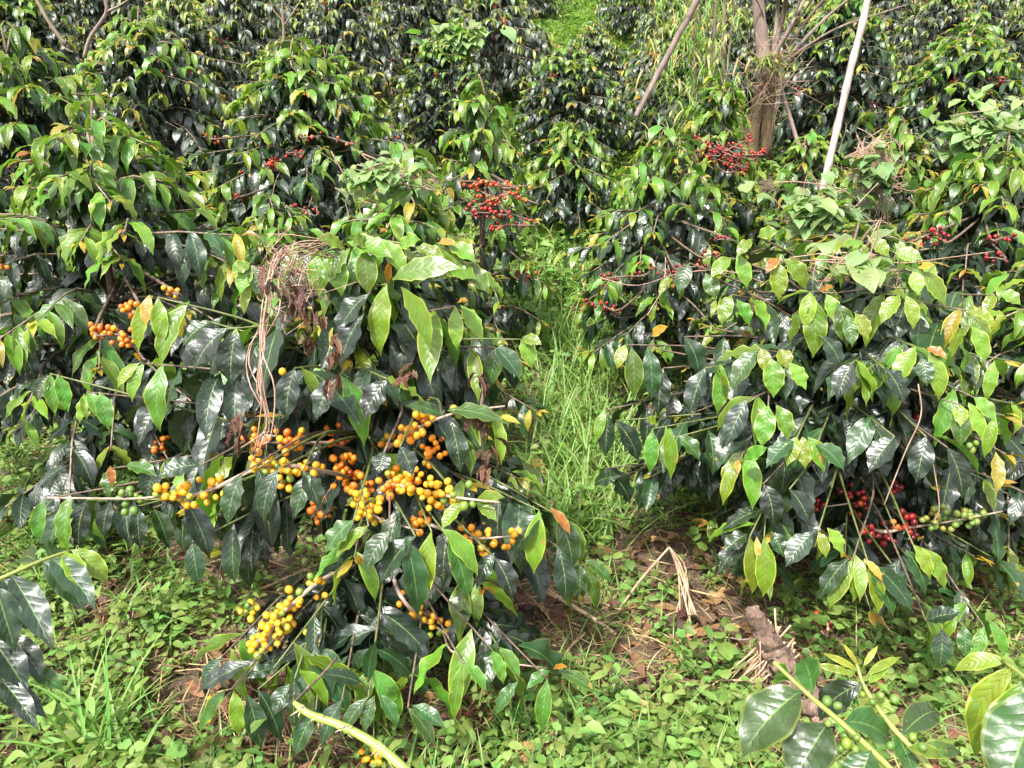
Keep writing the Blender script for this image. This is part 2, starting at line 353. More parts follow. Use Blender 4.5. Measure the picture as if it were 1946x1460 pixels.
# ------------------------------------------------------------------ coffee bushes
def branch_path(b0, tip, n, rise):
    dd = tip - b0; q = random.gauss(0, .07); mid = (b0 + tip) / 2 + np.array([-dd[1] * q, dd[0] * q, rise + random.gauss(0, .012)]); return curve([b0, mid, tip], n)
def dress(lv, path, rng, leafL, young, skip_tip=0, start=.3, spacing=.052, cull=None, hang=1.0, cols=None):
    seg = np.linalg.norm(np.diff(path, axis=0), axis=1); tot = seg.sum(); cum = np.concatenate([[0], np.cumsum(seg)])
    k = 0; s = tot
    while s > tot * start and s > .04:
        if k >= skip_tip:
            i = min(len(path) - 2, max(0, np.searchsorted(cum, s) - 1)); f = (s - cum[i]) / (seg[i] + 1e-9); p = path[i] + (path[i + 1] - path[i]) * f; d = path[i + 1] - path[i]
            baz = math.atan2(d[1], d[0])
            if k == 0: sz, age, brz = .34, 1.0, rng.uniform(.3, 1)
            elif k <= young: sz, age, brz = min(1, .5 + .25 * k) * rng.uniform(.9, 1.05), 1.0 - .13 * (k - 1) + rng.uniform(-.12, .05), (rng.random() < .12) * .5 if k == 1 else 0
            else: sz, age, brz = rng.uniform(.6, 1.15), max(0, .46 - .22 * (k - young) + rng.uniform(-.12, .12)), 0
            for sd in (1, -1):
                if k > young + 1 and rng.random() < .12: continue
                az = baz + sd * R(rng.uniform(28, 85) if k else rng.uniform(8, 30)); L = leafL * sz * rng.uniform(.85, 1.1)
                e0 = R(rng.uniform(-35, 15)) - hang * .25 if k else R(rng.uniform(-10, 40)); e1 = max(R(-98), e0 - R(rng.uniform(35, 75) + max(0, 1 - hang) * 22) * (1 if k else .6))
                pp = p + rng.uniform(-.006, .006)
                if cull and cull(pp, az, (e0 + e1) / 2, L): continue
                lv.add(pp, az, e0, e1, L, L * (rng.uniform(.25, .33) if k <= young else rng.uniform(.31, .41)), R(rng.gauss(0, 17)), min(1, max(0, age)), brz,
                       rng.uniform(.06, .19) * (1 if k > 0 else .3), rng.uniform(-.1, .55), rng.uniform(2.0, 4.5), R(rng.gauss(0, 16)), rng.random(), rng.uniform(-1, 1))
        s -= spacing * rng.uniform(.75, 1.25) * (.5 if k == 0 else 1); k += 1

def rand_tips(rng, base, H, Rm, n, lean=(0, 0)):
    """golden-angle whorls of branch ends on a dome; returns (height on the stem, tip)"""
    out = []
    for i in range(n):
        h = (i + rng.random()) / n; a = i * 2.39996 + rng.uniform(-.3, .3)
        prof = np.interp(h, [0, .12, .35, .6, .8, .92, 1], [.82, 1.0, 1.0, .80, .54, .32, .10]) * rng.uniform(.72, 1.12)
        r = Rm * prof; zt = H * (.10 + .90 * h)
        zb = zt - r * np.interp(h, [0, .5, 1], [-.45, -.1, .55])
        out.append((min(max(zb, .07 * H), .97 * H), base + np.array([math.cos(a) * r + lean[0] * h, math.sin(a) * r + lean[1] * h, zt]), h))
    return out
YB = 0
def bush_mesh(seed, H, Rm, n=60, leafL=.15, red=1, nclu=7, far=False, thinner=1.0, ripe=.8, youngtop=3, name='coffee_bush', root=None, base=None, ns=7, nu=2):
    """one bush built at base (origin); returns list of part objects"""
    rng = random.Random(seed); np.random.seed(seed)
    base = np.zeros(3) if base is None else np.array(base, float)
    lv = Leaves(); tb = Tubes()
    tops = [base + np.array([0, 0, -.05]), base + np.array([rng.uniform(-.03, .03), rng.uniform(-.03, .03), H * .5]), base + np.array([rng.uniform(-.05, .05), rng.uniform(-.05, .05), H * .96])]
    tr = curve(tops, 10); tb.add(tr, [.022, .016, .006], 6, .1)
    nodes = []
    for zb, tip, h in rand_tips(rng, base, H, Rm, n):
        t = (zb + .05) / (H * .96 + .05); b0 = tr[int(np.clip(t * 9, 0, 9))]
        pth = branch_path(b0, tip, 7, .03 + .06 * h)
        tb.add(pth, [.006, .0025], 4)
        yg = rng.choice([2, 3, 4]) if h > .72 else rng.choice([1, 2, 2, 3] if h > .35 else [0, 1, 1, 2])
        if ns < 9: yg = (rng.choice([2, 3, 4]) if h > .8 else rng.choice([1, 1, 2]) if h > .45 else rng.choice([0, 1, 1]))
        if h > .45: yg += YB
        dress(lv, pth, rng, leafL, yg, 0, .22 if h < .8 else .05, (.046 if ns == 9 else .043) * thinner, hang=float(np.interp(h, [.35, .9], [1, -1.1])))
        if .08 < h < .75: nodes.append((pth, h))
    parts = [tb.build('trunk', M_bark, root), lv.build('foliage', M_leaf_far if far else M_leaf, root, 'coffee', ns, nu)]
    rng.shuffle(nodes)
    for pth, h in nodes[:nclu]:
        i = rng.choice([3, 4, 4, 5])
        parts.append(cluster(pth[i], pth[i] - pth[i - 1], rng.randint(10, 20), rng, ripe + rng.uniform(-.15, .12), red, root, .0095, .05, lo=far))
    return parts
GB = 'coffee bushes planted in rows over the slope'

# ------------------------------------------------------------------ the ground
def make_ground():
    xs = np.concatenate([np.linspace(-45, -9, 25), np.linspace(-8.8, 8.8, 221), np.linspace(9, 45, 25)])
    ys = np.concatenate([np.linspace(-25, 0, 14), np.linspace(.1, 12, 240), np.linspace(12.3, 60, 60)])
    X, Y = np.meshgrid(xs, ys); Z = ground(X, Y) + .010 * np.sin(X * 23 + 3 * np.sin(Y * 5)) * np.sin(Y * 19) * (np.abs(X) < 8.8)
    V = np.stack([X, Y, Z], -1).reshape(-1, 3); nx = len(xs); i = np.arange(len(ys) - 1)[:, None]; j = np.arange(nx - 1)[None, :]
    c = i * nx + j; Fc = np.stack([c, c + 1, c + nx + 1, c + nx], -1).reshape(-1, 4)
    o = build('ground', V, Fc, M_soil); o['kind'] = 'structure'
make_ground()

# ------------------------------------------------------------------ hero bushes, drawn after the photograph
class Hero:
    def __init__(s, name, label, px, Y, H, Rm, seed, leafL=.15, group=GB, topx=None, top_px=None):
        s.rng = random.Random(seed); s.Y = Y; s.leafL = leafL; s.Rm = Rm; s.H = H
        x = at(px, 730, Y)[0]; s.base = np.array([x, Y, float(ground(x, Y))])
        s.root = thing(name, label, 'coffee bush', s.base, group)
        tx = s.base + np.array([0, -.02, H * .95]) if top_px is None else at(top_px[0], top_px[1], Y - .03)
        s.tr = curve([s.base - np.array([0, 0, .06]), s.base + (tx - s.base) * .33 + np.array([.02, 0, 0]), s.base + (tx - s.base) * .66 - np.array([.015, 0, 0]), tx], 16)
        s.lv = Leaves(); s.cl = []; s.br = []
    def depth(s, px, py, jit=0.0):
        Y = s.Y
        for _ in range(4):
            p = at(px, py, Y); h = (p[2] - s.base[2]) / s.H
            r = s.Rm * np.interp(h, [0, .15, .45, .75, 1, 1.1], [.8, 1, 1, .8, .35, .15])
            ax = s.tr[int(np.clip(h * 15, 0, 15))]
            dx = p[0] - ax[0]; Y = s.Y - math.sqrt(max(r * r - dx * dx, .0025)) * (1 - jit)
        while Y > 1.2 and at(px, py, Y)[2] < .21 + float(ground(at(px, py, Y)[0], Y)): Y -= .02
        return Y
    def on_trunk(s, tip):
        hd = math.hypot(tip[0] - s.base[0], tip[1] - s.base[1]); h = (tip[2] - s.base[2]) / s.H
        zb = tip[2] - hd * np.interp(h, [0, .5, 1], [-.25, .05, .6]); zb = min(max(zb, s.base[2] + .05), s.tr[-1][2])
        return s.tr[int(np.argmin(abs(s.tr[:, 2] - zb)))]
    def culled(s, p, az, e, L):
        m = np.array([p[0] + math.cos(az) * math.cos(e) * L * .5, p[1] + math.sin(az) * math.cos(e) * L * .5, p[2] + math.sin(e) * L * .5])
        a = proj(p); b = proj(m); c = proj(2 * m - p)
        for (cx, cy, cr, cY) in s.cl:
            for q in (a, b, c, ((a[0] + b[0]) / 2, (a[1] + b[1]) / 2), ((c[0] + b[0]) / 2, (c[1] + b[1]) / 2)):
                if abs(q[0] - cx) < cr + 14 and abs(q[1] - cy) < cr * .7 + 8 and min(p[1], m[1]) < cY + .02: return True
        for (cx, cy, cr, cY) in getattr(s, 'ex', []):
            if min(p[1], m[1]) < cY + .03:
                for q in (a, b, c):
                    if abs(q[0] - cx) < cr + 8 and abs(q[1] - cy) < cr + 8: return True
        return False
    def add_branch(s, tip, young, skip=0, start=.25, rise=.04):
        b0 = s.on_trunk(tip); pth = branch_path(b0, tip, 9, rise)
        s.br.append(pth); dress(s.lv, pth, s.rng, s.leafL, young, skip, start, .046, s.culled)
        return pth
    def clusters(s, items, red, r=.0102):
        """items (px, py, dY, n, ripeness, half-length px): dY is depth in front of the stem"""
        for (px, py, dY, n, rip, hl) in items:
            Y = s.Y - dY; c = at(px, py, Y)
            s.cl.append((px, py, hl + 8, Y))
            a = s.tr[int(np.argmin(abs(s.tr[:, 2] - c[2])))]; ax = c - a; ax[2] *= .3
            if abs(ax[0]) < .02: ax = np.array([.6, -1, .1])
            cluster(c, ax, n, s.rng, min(1, rip + (.12 if red and rip > .5 else 0)), red, s.root, r, hl / F * Y)
            s.cp = getattr(s, 'cp', []); s.cp.append((c, a))
    def explicit(s, rows, mat=None):
        """rows (base px, base py, tip px, tip py, width px, age)"""
        done = []; s.ex = getattr(s, 'ex', [])
        for row in rows:
            bx, by, tx, ty, w, age = row[:6]
            Yb = s.depth(bx, by) - .05
            p0 = at(bx, by, Yb); p1 = at(tx, ty, Yb - .035)
            brz = 1.0 if age > 1 else 0
            v = np.array([0, 0, CAMH]) - p0; v /= np.linalg.norm(v)
            side = (tx - bx) / 60.0
            nrm = v * 1.0 + np.array([side * .5, 0, .55])
            wm = w / F * Yb * 1.16
            s.lv.add_dir(p0, p1, wm, nrm, s.rng.uniform(.22, .42), age=min(age, 1), brz=brz, wave=s.rng.uniform(.07, .17), fold=s.rng.uniform(.05, .4), k=s.rng.uniform(2.5, 4.5), rnd=s.rng.random())
            for f in (.3, .55, .8): s.ex.append((bx + (tx - bx) * f, by + (ty - by) * f, w * .42, Yb - .0))
            if not any(math.hypot(bx - a, by - b) < 28 for a, b, c in done): done.append((bx, by, p0))
        for a, b, p0 in done: s.add_branch(p0, 2, 1, .25)
    def fill(s, n, Rf=.92, lo=.0, hi=1.0, young=(1, 3), seed=1):
        for zb, tip, h in rand_tips(s.rng, s.base, s.H, s.Rm * Rf, n):
            if lo <= h <= hi:
                y = s.rng.randint(*young) if h > .3 else s.rng.randint(0, 1)
                s.add_branch(tip, y)
    def finish(s, ns=11, nu=4):
        t = Tubes(); t.add(s.tr, [.020, .016, .012, .006], 10, .12); t.build('trunk', M_bark, s.root)
        big = sorted(s.br, key=lambda p: p[-1][1])
        for i, p in enumerate(big[:80]):
            t = Tubes(); t.add(p, [.0050, .0036, .0019], 6); t.build('branch', M_twig if i % 3 else M_oldtwig, s.root)
        rest = big[80:]
        if rest:
            t = Tubes()
            for p in rest: t.add(p, [.006, .002], 4)
            t.build('inner_branches', M_oldtwig, s.root)['kind'] = 'stuff'
        for q in getattr(s, 'fb', []):
            P = [at(x, y, s.Y - d) for x, y, d in q]; P[0] = s.tr[int(np.argmin(abs(s.tr[:, 2] - P[0][2])))]
            t = Tubes(); t.add(curve(P, 22), [.0062, .005, .003, .002], 8, .12); t.build('branch', M_fruitwood, s.root)
        s.lv.build('foliage', M_leaf, s.root, 'coffee', ns, nu)

# --- P1: the orange-fruited bush in the middle
p1 = Hero('coffee_bush', 'near coffee bush loaded with yellow-orange cherries, dry vine hanging over its top', 705, 1.95, 1.18, .56, 11, .180, top_px=(690, 520))
p1.clusters([(490, 838, .28, 12, .9, 22), (545, 835, .26, 12, .88, 20), (565, 832, .24, 7, .9, 14), (635, 825, .15, 8, .92, 16), (505, 880, .40, 15, .55, 28), (545, 888, .40, 10, .55, 18),
  (590, 886, .38, 6, .55, 14), (545, 918, .40, 4, .62, 10), (320, 940, .40, 12, .55, 26), (370, 936, .40, 12, .55, 26), (415, 920, .38, 7, .6, 16),
  (655, 880, .22, 12, .78, 18), (665, 900, .20, 8, .78, 14), (800, 805, .34, 14, .72, 24), (770, 822, .30, 8, .75, 14), (830, 845, .30, 8, .75, 16), (738, 830, .2, 7, .6, 16), (815, 862, .3, 6, .8, 12),
  (745, 915, .38, 14, .72, 26), (785, 915, .40, 16, .66, 24), (820, 935, .42, 14, .58, 22), (845, 935, .43, 8, .55, 14), (695, 960, .42, 20, .55, 24), (680, 930, .35, 10, .8, 18), (705, 975, .43, 8, .5, 16),
  (610, 968, .20, 14, .95, 22), (655, 905, .22, 8, .85, 16), (800, 988, .34, 9, .82, 20), (890, 1018, .34, 8, .68, 12), (925, 1035, .34, 9, .6, 18), (970, 1022, .38, 6, .6, 10),
  (600, 1115, .38, 8, .58, 14), (555, 1145, .42, 12, .56, 20), (530, 1172, .44, 14, .5, 20), (515, 1205, .45, 12, .5, 18), (490, 1228, .46, 9, .5, 16), (560, 1195, .44, 6, .5, 12),
  (795, 1168, .36, 7, .58, 14), (835, 1192, .38, 8, .58, 14), (755, 1130, .34, 2, .7, 6), (470, 1155, .3, 10, .38, 20), (245, 945, .42, 9, .08, 22), (865, 785, .33, 3, .35, 12), (540, 730, .3, 1, .6, 4),
  (710, 1440, .56, 10, .68, 20), (400, 1342, .46, 5, .6, 12), (885, 938, .5, 4, .1, 10), (760, 905, .3, 8, .8, 16)], 0, .0089)
p1.fb = [[(690,900,0),(600,893,.34),(505,886,.39),(415,925,.385),(370,940,.39),(300,944,.40),(245,948,.42),(90,946,.45)],[(690,880,0),(640,845,.15),(560,842,.24),(480,840,.28)],[(690,870,0),(740,850,.2),(790,816,.32),(865,785,.33),(960,772,.35)],
  [(690,920,0),(745,918,.36),(820,937,.41),(885,948,.48),(950,955,.5)],[(690,940,0),(692,955,.38),(720,985,.43),(800,1010,.44)],[(690,1040,0),(625,1095,.34),(560,1145,.42),(525,1180,.44),(495,1240,.46),(440,1310,.48)],
  [(700,1060,0),(755,1120,.33),(795,1172,.36),(840,1200,.38),(872,1245,.42),(1040,1270,.44)],[(700,1160,0),(650,1250,.4),(600,1290,.5),(575,1320,.55)],[(690,960,0),(800,990,.33),(890,1022,.34),(985,1018,.38)],[(690,930,0),(640,950,.15),(590,975,.2)]]
E1 = [(660,460,748,492,40,.88),(720,455,772,528,34,.92),(830,500,908,532,44,.85),(650,470,600,452,26,.95),(790,470,848,502,30,.9),(692,475,700,562,38,.8),(655,475,618,542,34,.8),(580,490,530,520,34,.85),(800,480,790,550,34,.7),(700,470,660,450,26,.9),(760,470,800,455,28,.9),(880,500,930,560,34,.75),(735,540,722,680,38,.97),(762,545,820,665,42,.97),(745,532,880,508,42,.8),(738,540,740,495,12,1.1),(610,480,606,565,38,.9),(630,478,650,565,36,.92),(590,480,560,545,34,.2),(690,600,645,700,50,.0),(700,560,640,640,44,.1),
 (865,582,868,668,26,.95),(875,580,918,650,28,.93),(868,576,890,572,12,1.1),(835,470,885,525,34,.85),(850,465,905,500,30,.9),(828,470,815,530,30,.7),(832,462,870,466,14,1.1),(940,660,990,722,40,.25),(990,645,1012,702,28,.9),(992,642,1030,655,22,.9),(955,655,930,740,34,.5),
 (300,565,310,660,28,.95),(290,562,262,672,26,.98),(285,560,276,622,20,1.1),(265,690,222,738,20,1),(275,690,250,765,24,.9),(268,688,252,672,10,1.1),(165,745,200,805,26,.8),(175,748,150,806,22,.95),(190,745,208,820,30,.75),(160,748,165,800,18,.9),
 (95,710,105,790,25,.8),(110,710,130,785,26,.8),(92,712,70,765,26,.3),(430,625,368,702,55,.0),(450,630,440,735,50,.0),(400,612,345,660,36,.3),(480,505,455,560,30,.9),(475,505,500,570,30,.4),(475,500,440,520,24,.9),
 (1025,970,1014,1092,42,.96),(1045,965,1085,1018,20,1.1),(1060,980,1090,1085,48,.35),(1075,985,1105,1075,36,.7),(1060,1040,1075,1145,46,.05),(1030,975,975,1060,44,.2),
 (820,1010,806,1148,42,.98),(840,1005,910,1096,42,.9),(850,1020,890,1142,44,.5),(790,1020,722,1112,50,.12),(740,1010,694,1085,44,.3),(770,1020,795,1175,52,.35),(700,1000,636,1062,26,.92),(672,988,618,1052,44,.5),(880,955,838,1008,28,.95),(905,955,945,992,26,.9),(905,950,960,945,24,.9),
 (940,1060,975,1140,42,.0),(940,1050,905,1120,34,.2),(880,1262,862,1372,30,.8),(885,1260,925,1315,26,.8),(935,1235,958,1302,28,.82),(950,1230,988,1290,28,.75),(985,1295,940,1362,30,.5),(1040,1290,1030,1392,36,.7),(1060,1275,1138,1318,30,.6),(1045,1275,1000,1310,26,.6),(1050,1272,1080,1268,12,1.1),
 (700,1325,650,1402,32,.4),(712,1322,690,1395,30,.45),(720,1320,757,1385,30,.5),(775,1345,828,1418,34,.5),(782,1340,848,1386,32,.4),(700,1300,715,1215,30,.3),(690,1300,600,1280,32,.1),
 (445,1310,456,1402,32,.97),(430,1310,376,1395,34,.75),(470,1320,498,1425,46,.2),(490,1310,536,1412,46,.1),(480,1258,372,1318,38,.0),(420,1250,385,1305,30,.3),(520,1270,470,1290,30,.2),(560,1290,560,1390,36,.2),
 (85,948,75,1032,28,.7),(165,950,150,1042,38,.0),(212,950,198,1022,30,.0),(262,962,268,1045,34,.1),(292,965,322,1045,34,.3),(350,950,400,1065,44,.0),(365,1030,378,1115,38,.2),(490,890,518,1002,40,.12),(530,890,500,995,38,.1),(460,900,432,1000,42,.25),(575,895,610,970,38,.15),
 (590,900,560,985,36,.3),(215,890,205,945,28,.6),(240,885,300,905,30,.6),(210,885,214,925,16,1.1),(300,880,280,950,40,.1),(380,885,300,905,40,.1),(840,790,770,770,24,.5),(850,780,965,805,36,.55),(855,800,875,900,40,.1),(760,850,785,905,38,.0),(730,860,720,900,36,.0),
 (1110,1070,1135,1160,30,.7),(1112,1065,1165,1110,28,.6),(1105,1072,1100,1150,30,.4),(550,1300,520,1360,40,.2),(650,1330,610,1420,42,.15),(600,1350,560,1440,42,.3),(735,720,690,800,44,.0),(640,720,600,800,44,.0),(560,700,545,800,46,.0)]
p1.explicit(E1)
p1.fill(62, .80, lo=.30, young=(1, 2))
p1.finish()

# --- P2: the big bush on the right
p2 = Hero('coffee_bush', 'big near coffee bush on the right with glossy wavy leaves and hidden red cherries', 1600, 2.3, 1.13, .70, 23, .158, top_px=(1610, 500))
p2.clusters([(1620, 940, .30, 9, .78, 18), (1635, 960, .3, 9, .75, 14), (1665, 1010, .40, 9, .78, 22), (1720, 990, .40, 11, .76, 24), (1735, 1010, .40, 7, .86, 18), (1690, 1020, .4, 6, .86, 18), (1560, 965, .3, 5, .8, 10), (1740, 800, .3, 3, .8, 8),
  (1775, 985, .46, 12, .05, 18), (1810, 985, .46, 12, .05, 20), (1850, 978, .45, 12, .05, 20), (1845, 830, .4, 5, .05, 12), (1560, 1185, .35, 9, .8, 14), (1570, 1205, .35, 9, .85, 14), (1700, 925, .3, 6, .8, 14), (1565, 1245, .4, 3, .8, 8), (1712, 1175, .3, 3, .8, 8)], 1, .0092)
p2.fb = [[(1610,960,0),(1665,1008,.38),(1720,1004,.4),(1800,992,.46),(1905,972,.46)],[(1600,930,0),(1630,950,.25),(1560,965,.3)],[(1600,1100,0),(1572,1180,.35),(1562,1250,.4)]]
E2 = [(1424,1022,1430,1130,40,.95),(1452,1022,1450,1136,40,.95),(1438,1020,1440,1066,13,1.1),(1420,1015,1375,1050,36,.2),(1465,1010,1490,1060,30,.3),(1415,1030,1365,1090,40,.1),(1555,1010,1570,1062,22,1),(1572,1003,1602,1056,28,1),(1545,1012,1492,1078,44,.1),(1620,1065,1575,1158,38,.92),(1642,1063,1678,1106,16,1.1),
 (1650,1070,1670,1168,30,.95),(1660,1075,1738,1166,46,.2),(1645,1075,1700,1175,38,.45),(1615,1060,1555,1140,40,.2),(1735,1035,1768,1102,28,1),(1750,1040,1797,1122,32,.9),(1745,1030,1755,1022,10,1.1),(1720,1045,1760,1130,40,.3),
 (1440,665,1390,742,36,.5),(1447,660,1455,712,23,1),(1465,680,1470,757,38,.88),(1480,665,1497,702,28,1),(1500,690,1532,742,28,.95),(1448,658,1452,645,10,1.1),(1460,770,1447,852,38,.85),(1475,770,1497,837,32,.85),(1515,830,1495,887,30,1),(1525,830,1530,892,30,1),(1535,830,1567,897,32,.9),(1510,835,1455,890,36,.3),
 (1552,845,1605,895,38,.4),(1405,875,1372,962,26,.95),(1400,875,1403,902,12,1.1),(1415,875,1460,850,26,.85),(1475,495,1480,572,30,1),(1490,492,1532,552,32,.9),(1480,490,1455,520,18,1.1),(1540,555,1530,627,28,1),(1545,565,1545,682,40,.85),(1570,560,1587,617,26,.95),(1560,552,1585,545,12,1.1),(1590,575,1610,662,36,.6),
 (1625,595,1650,647,26,1),(1610,600,1620,660,26,.6),(1710,560,1673,617,28,.95),(1722,562,1736,627,24,1),(1735,515,1745,562,24,1),(1750,515,1797,582,30,.9),(1745,510,1775,505,14,1.1),(1740,660,1702,737,34,.95),(1765,672,1785,762,32,.95),(1760,662,1800,682,18,1.1),(1750,680,1762,735,30,.3),
 (1825,770,1825,812,24,1),(1840,765,1866,838,26,1),(1850,755,1892,802,28,.9),(1815,770,1825,850,36,.6),(1840,590,1892,622,26,1),(1845,620,1872,692,30,.95),(1838,600,1880,650,30,.8),(1190,655,1172,702,22,1),(1200,660,1205,758,34,.7),(1230,660,1238,762,34,.3),(1238,640,1270,620,18,1.1),(1260,700,1250,792,40,.0),
 (1150,780,1133,842,20,.9),(1155,785,1150,870,34,.1),(1240,815,1235,902,28,.8),(1265,810,1275,912,28,.9),(1250,805,1230,800,20,1.0),(1290,830,1330,875,30,.5),(1170,800,1215,880,38,.0),(1130,920,1180,905,30,.2),(1150,890,1200,960,44,.05),(1390,560,1370,620,26,.9),(1400,570,1425,620,24,.8),(1390,490,1350,530,24,.9),(1400,485,1420,550,26,.9),
 (1440,450,1480,440,22,.9),(1430,455,1400,490,20,.9),(1640,460,1600,470,22,.9),(1650,455,1690,490,24,.95),(1700,480,1755,495,26,.9),(1890,560,1870,600,20,.95),(1900,555,1940,580,24,.9),(1310,500,1290,560,28,.4),(1340,520,1360,570,28,.6),(1560,640,1600,700,34,.1),(1620,690,1590,760,40,.0),(1680,700,1720,770,40,.0),
 (1870,1190,1850,1260,26,.8),(1880,1185,1910,1250,26,.8),(1790,1195,1785,1270,42,.25),(1830,1190,1835,1250,32,.5),(1760,1180,1830,1165,36,.1),(1420,760,1380,850,40,.0),(1340,700,1310,790,40,.0),(1300,640,1330,720,38,.1),(1450,920,1470,1000,44,.0),(1500,930,1540,1000,44,.0),(1760,830,1740,920,44,.0),(1700,830,1650,900,44,.05),(1800,850,1830,950,40,.0)]
p2.explicit(E2)
p2.fill(90, .84, young=(1, 2))
p2.finish()

# --- other near bushes (generic growth, own meshes)
def near_bush(label, px, Y, top_py, Rm, seed, n=74, leafL=.15, red=1, nclu=8, ripe=.8, cl=None, group=GB):
    x = at(px, 730, Y)[0]; g = float(ground(x, Y)); H = at(px, top_py, Y)[2] - g
    x = at(px, (top_py + 700) / 2, Y)[0]
    root = thing('coffee_bush', label, 'coffee bush', (x, Y, g), group)
    parts = bush_mesh(seed, H, Rm, n, leafL, red, nclu, False, 1.0, ripe, root=root, base=(x, Y, g), ns=9, nu=4)
    rng = random.Random(seed + 5)
    for (cx, cy, cy_depth, k, rp, hl) in (cl or []):
        cy_depth += .10 if red else .03; k = int(k * (.72 if red else 1)); c = at(cx, cy, cy_depth); ax = np.array([rng.choice([-1, 1]), rng.uniform(-.3, .3), rng.uniform(-.1, .5)]); cluster(c, ax, int(k * 1.1), rng, min(1, rp + (.10 if red else .05)), red, root, .0083, hl * 1.45 / F * cy_depth, spread=.85)
        ax = ax / np.linalg.norm(ax) * hl / F * cy_depth * 1.3; t = Tubes(); t.add(curve([np.array([x, Y, c[2] + .02]), c - ax, c, c + ax], 10), [.006, .003], 5); t.build('branch', M_oldtwig, root)
    return root
YB = 1
near_bush('tall arching coffee bush at the left edge with orange cherries low inside', 215, 2.75, 225, .72, 31, 96, .155, 0, 5, .85, [(215, 635, 2.15, 26, .85, 34), (250, 590, 2.2, 14, .85, 18), (325, 555, 2.3, 6, .8, 10)])
near_bush('pale-topped leafy coffee bush behind the dry vine, twined with soft vine leaves', 775, 2.95, 320, .46, 32, 74, .150, 1, 2)
YB = 0
near_bush('coffee bush with long red and orange fruiting branches above the grassy path', 915, 4.1, 165, .37, 33, 52, .15, 1, 2, .6,
          [(935, 380, 3.55, 34, .62, 34), (950, 350, 3.6, 20, .5, 26), (930, 405, 3.5, 26, .68, 28), (975, 428, 3.5, 22, .7, 32), (900, 345, 3.6, 16, .55, 20), (980, 355, 3.6, 10, .4, 20), (1000, 380, 3.6, 8, .45, 16), (915, 365, 3.6, 16, .62, 20)])
near_bush('round-topped coffee bush closing off the middle of the path', 1080, 5.7, 238, .40, 51, 60, .14, 1, 2, .85)
near_bush('coffee bush right of the path with dark red cherries and withered leaf tips', 1255, 3.75, 262, .47, 34, 76, .145, 1, 3, .9, [(1190, 525, 3.2, 22, .95, 34), (1145, 580, 3.2, 22, .88, 30), (1310, 508, 3.2, 14, .9, 22), (1260, 515, 3.2, 14, .9, 22), (1345, 485, 3.2, 10, .9, 14), (1370, 455, 3.2, 8, .85, 12)])
near_bush('coffee bush overgrown by vines at the foot of the pale leaning pole', 1535, 3.3, 395, .48, 35, 66, .13, 1, 3)
near_bush('dark coffee bush at the right edge with small red cherry clusters', 1850, 3.35, 290, .58, 36, 84, .15, 1, 4, .85, [(1760, 448, 2.85, 18, .85, 24), (1790, 455, 2.85, 8, .85, 14), (1905, 452, 2.85, 12, .85, 16), (1890, 490, 2.85, 10, .85, 14)])
near_bush('coffee bush cut off by the right edge beside the big near bush', 1965, 2.45, 520, .45, 37, 70, .14, 1, 3)
near_bush('dark coffee bush under the mossy tree with a heap of bright red cherries', 1340, 4.9, 150, .36, 38, 60, .15, 1, 2, .78, [(1350, 275, 4.35, 28, .78, 24), (1375, 290, 4.3, 34, .8, 26), (1400, 275, 4.35, 26, .8, 22), (1345, 295, 4.3, 24, .78, 20), (1420, 295, 4.3, 22, .75, 20), (1385, 310, 4.3, 28, .8, 26), (1440, 297, 4.3, 12, .7, 14), (1400, 325, 4.3, 16, .82, 20)])
near_bush('rounded coffee bush at the upper left corner with broad shiny grey leaves', 90, 4.0, 75, .68, 39, 86, .16, 1, 3)
near_bush('tall full coffee bush left of centre with silvery hanging leaves and a few red cherries', 595, 4.9, 90, .72, 40, 96, .165, 1, 5, .8, [(590, 260, 4.3, 12, .8, 14), (560, 290, 4.3, 10, .8, 12), (655, 270, 4.3, 10, .85, 12), (580, 400, 4.0, 14, .8, 20), (510, 450, 3.6, 16, .78, 24), (400, 262, 4.5, 8, .6, 10), (455, 375, 4, 6, .8, 8)])
near_bush('coffee bush between the left edge bush and the vine-twined bush', 545, 3.5, 400, .40, 41, 50, .14, 1, 3, .8)
near_bush('low leafy coffee bush on the slope between the mossy trunk and the pale pole', 1515, 4.7, 262, .36, 43, 50, .13, 1, 2, .9)
near_bush('coffee bush just right of the pale pole below the withered vine', 1670, 4.3, 245, .44, 44, 60, .14, 1, 3, .9)

# ------------------------------------------------------------------ the rows on the slope: copies of a few bushes
def protos(far, seeds):
    out = []
    for i, sdd in enumerate(seeds):
        rng = random.Random(sdd)
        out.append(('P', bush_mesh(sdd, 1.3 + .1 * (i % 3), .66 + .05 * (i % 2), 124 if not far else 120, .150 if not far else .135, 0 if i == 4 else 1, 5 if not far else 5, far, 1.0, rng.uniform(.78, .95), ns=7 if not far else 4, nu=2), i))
    return out
MIDP = protos(False, (101, 102, 103, 104, 105)); FARP = protos(True, (201, 202, 203, 204, 205, 206))
PROTO_USED = set()
def place(proto, x, y, label, sc, rz, group=GB):
    root = thing('coffee_bush', label, 'coffee bush', (x, y, float(ground(x, y))), group); root.rotation_euler = (random.uniform(-.07, .07), random.uniform(-.07, .07), rz); root.scale = sc
    key = id(proto)
    for p in proto[1]:
        if key not in PROTO_USED: c = p
        else: c = p.copy(); COL.objects.link(c)
        c.parent = root
    PROTO_USED.add(key)
    return root
taken = [(o.location.x, o.location.y, .62) for o in list(COL.objects) if o.name.startswith('coffee_bush') and o.parent is None]
rr = random.Random(5); nb = 0
yy = 4.6
row = 0
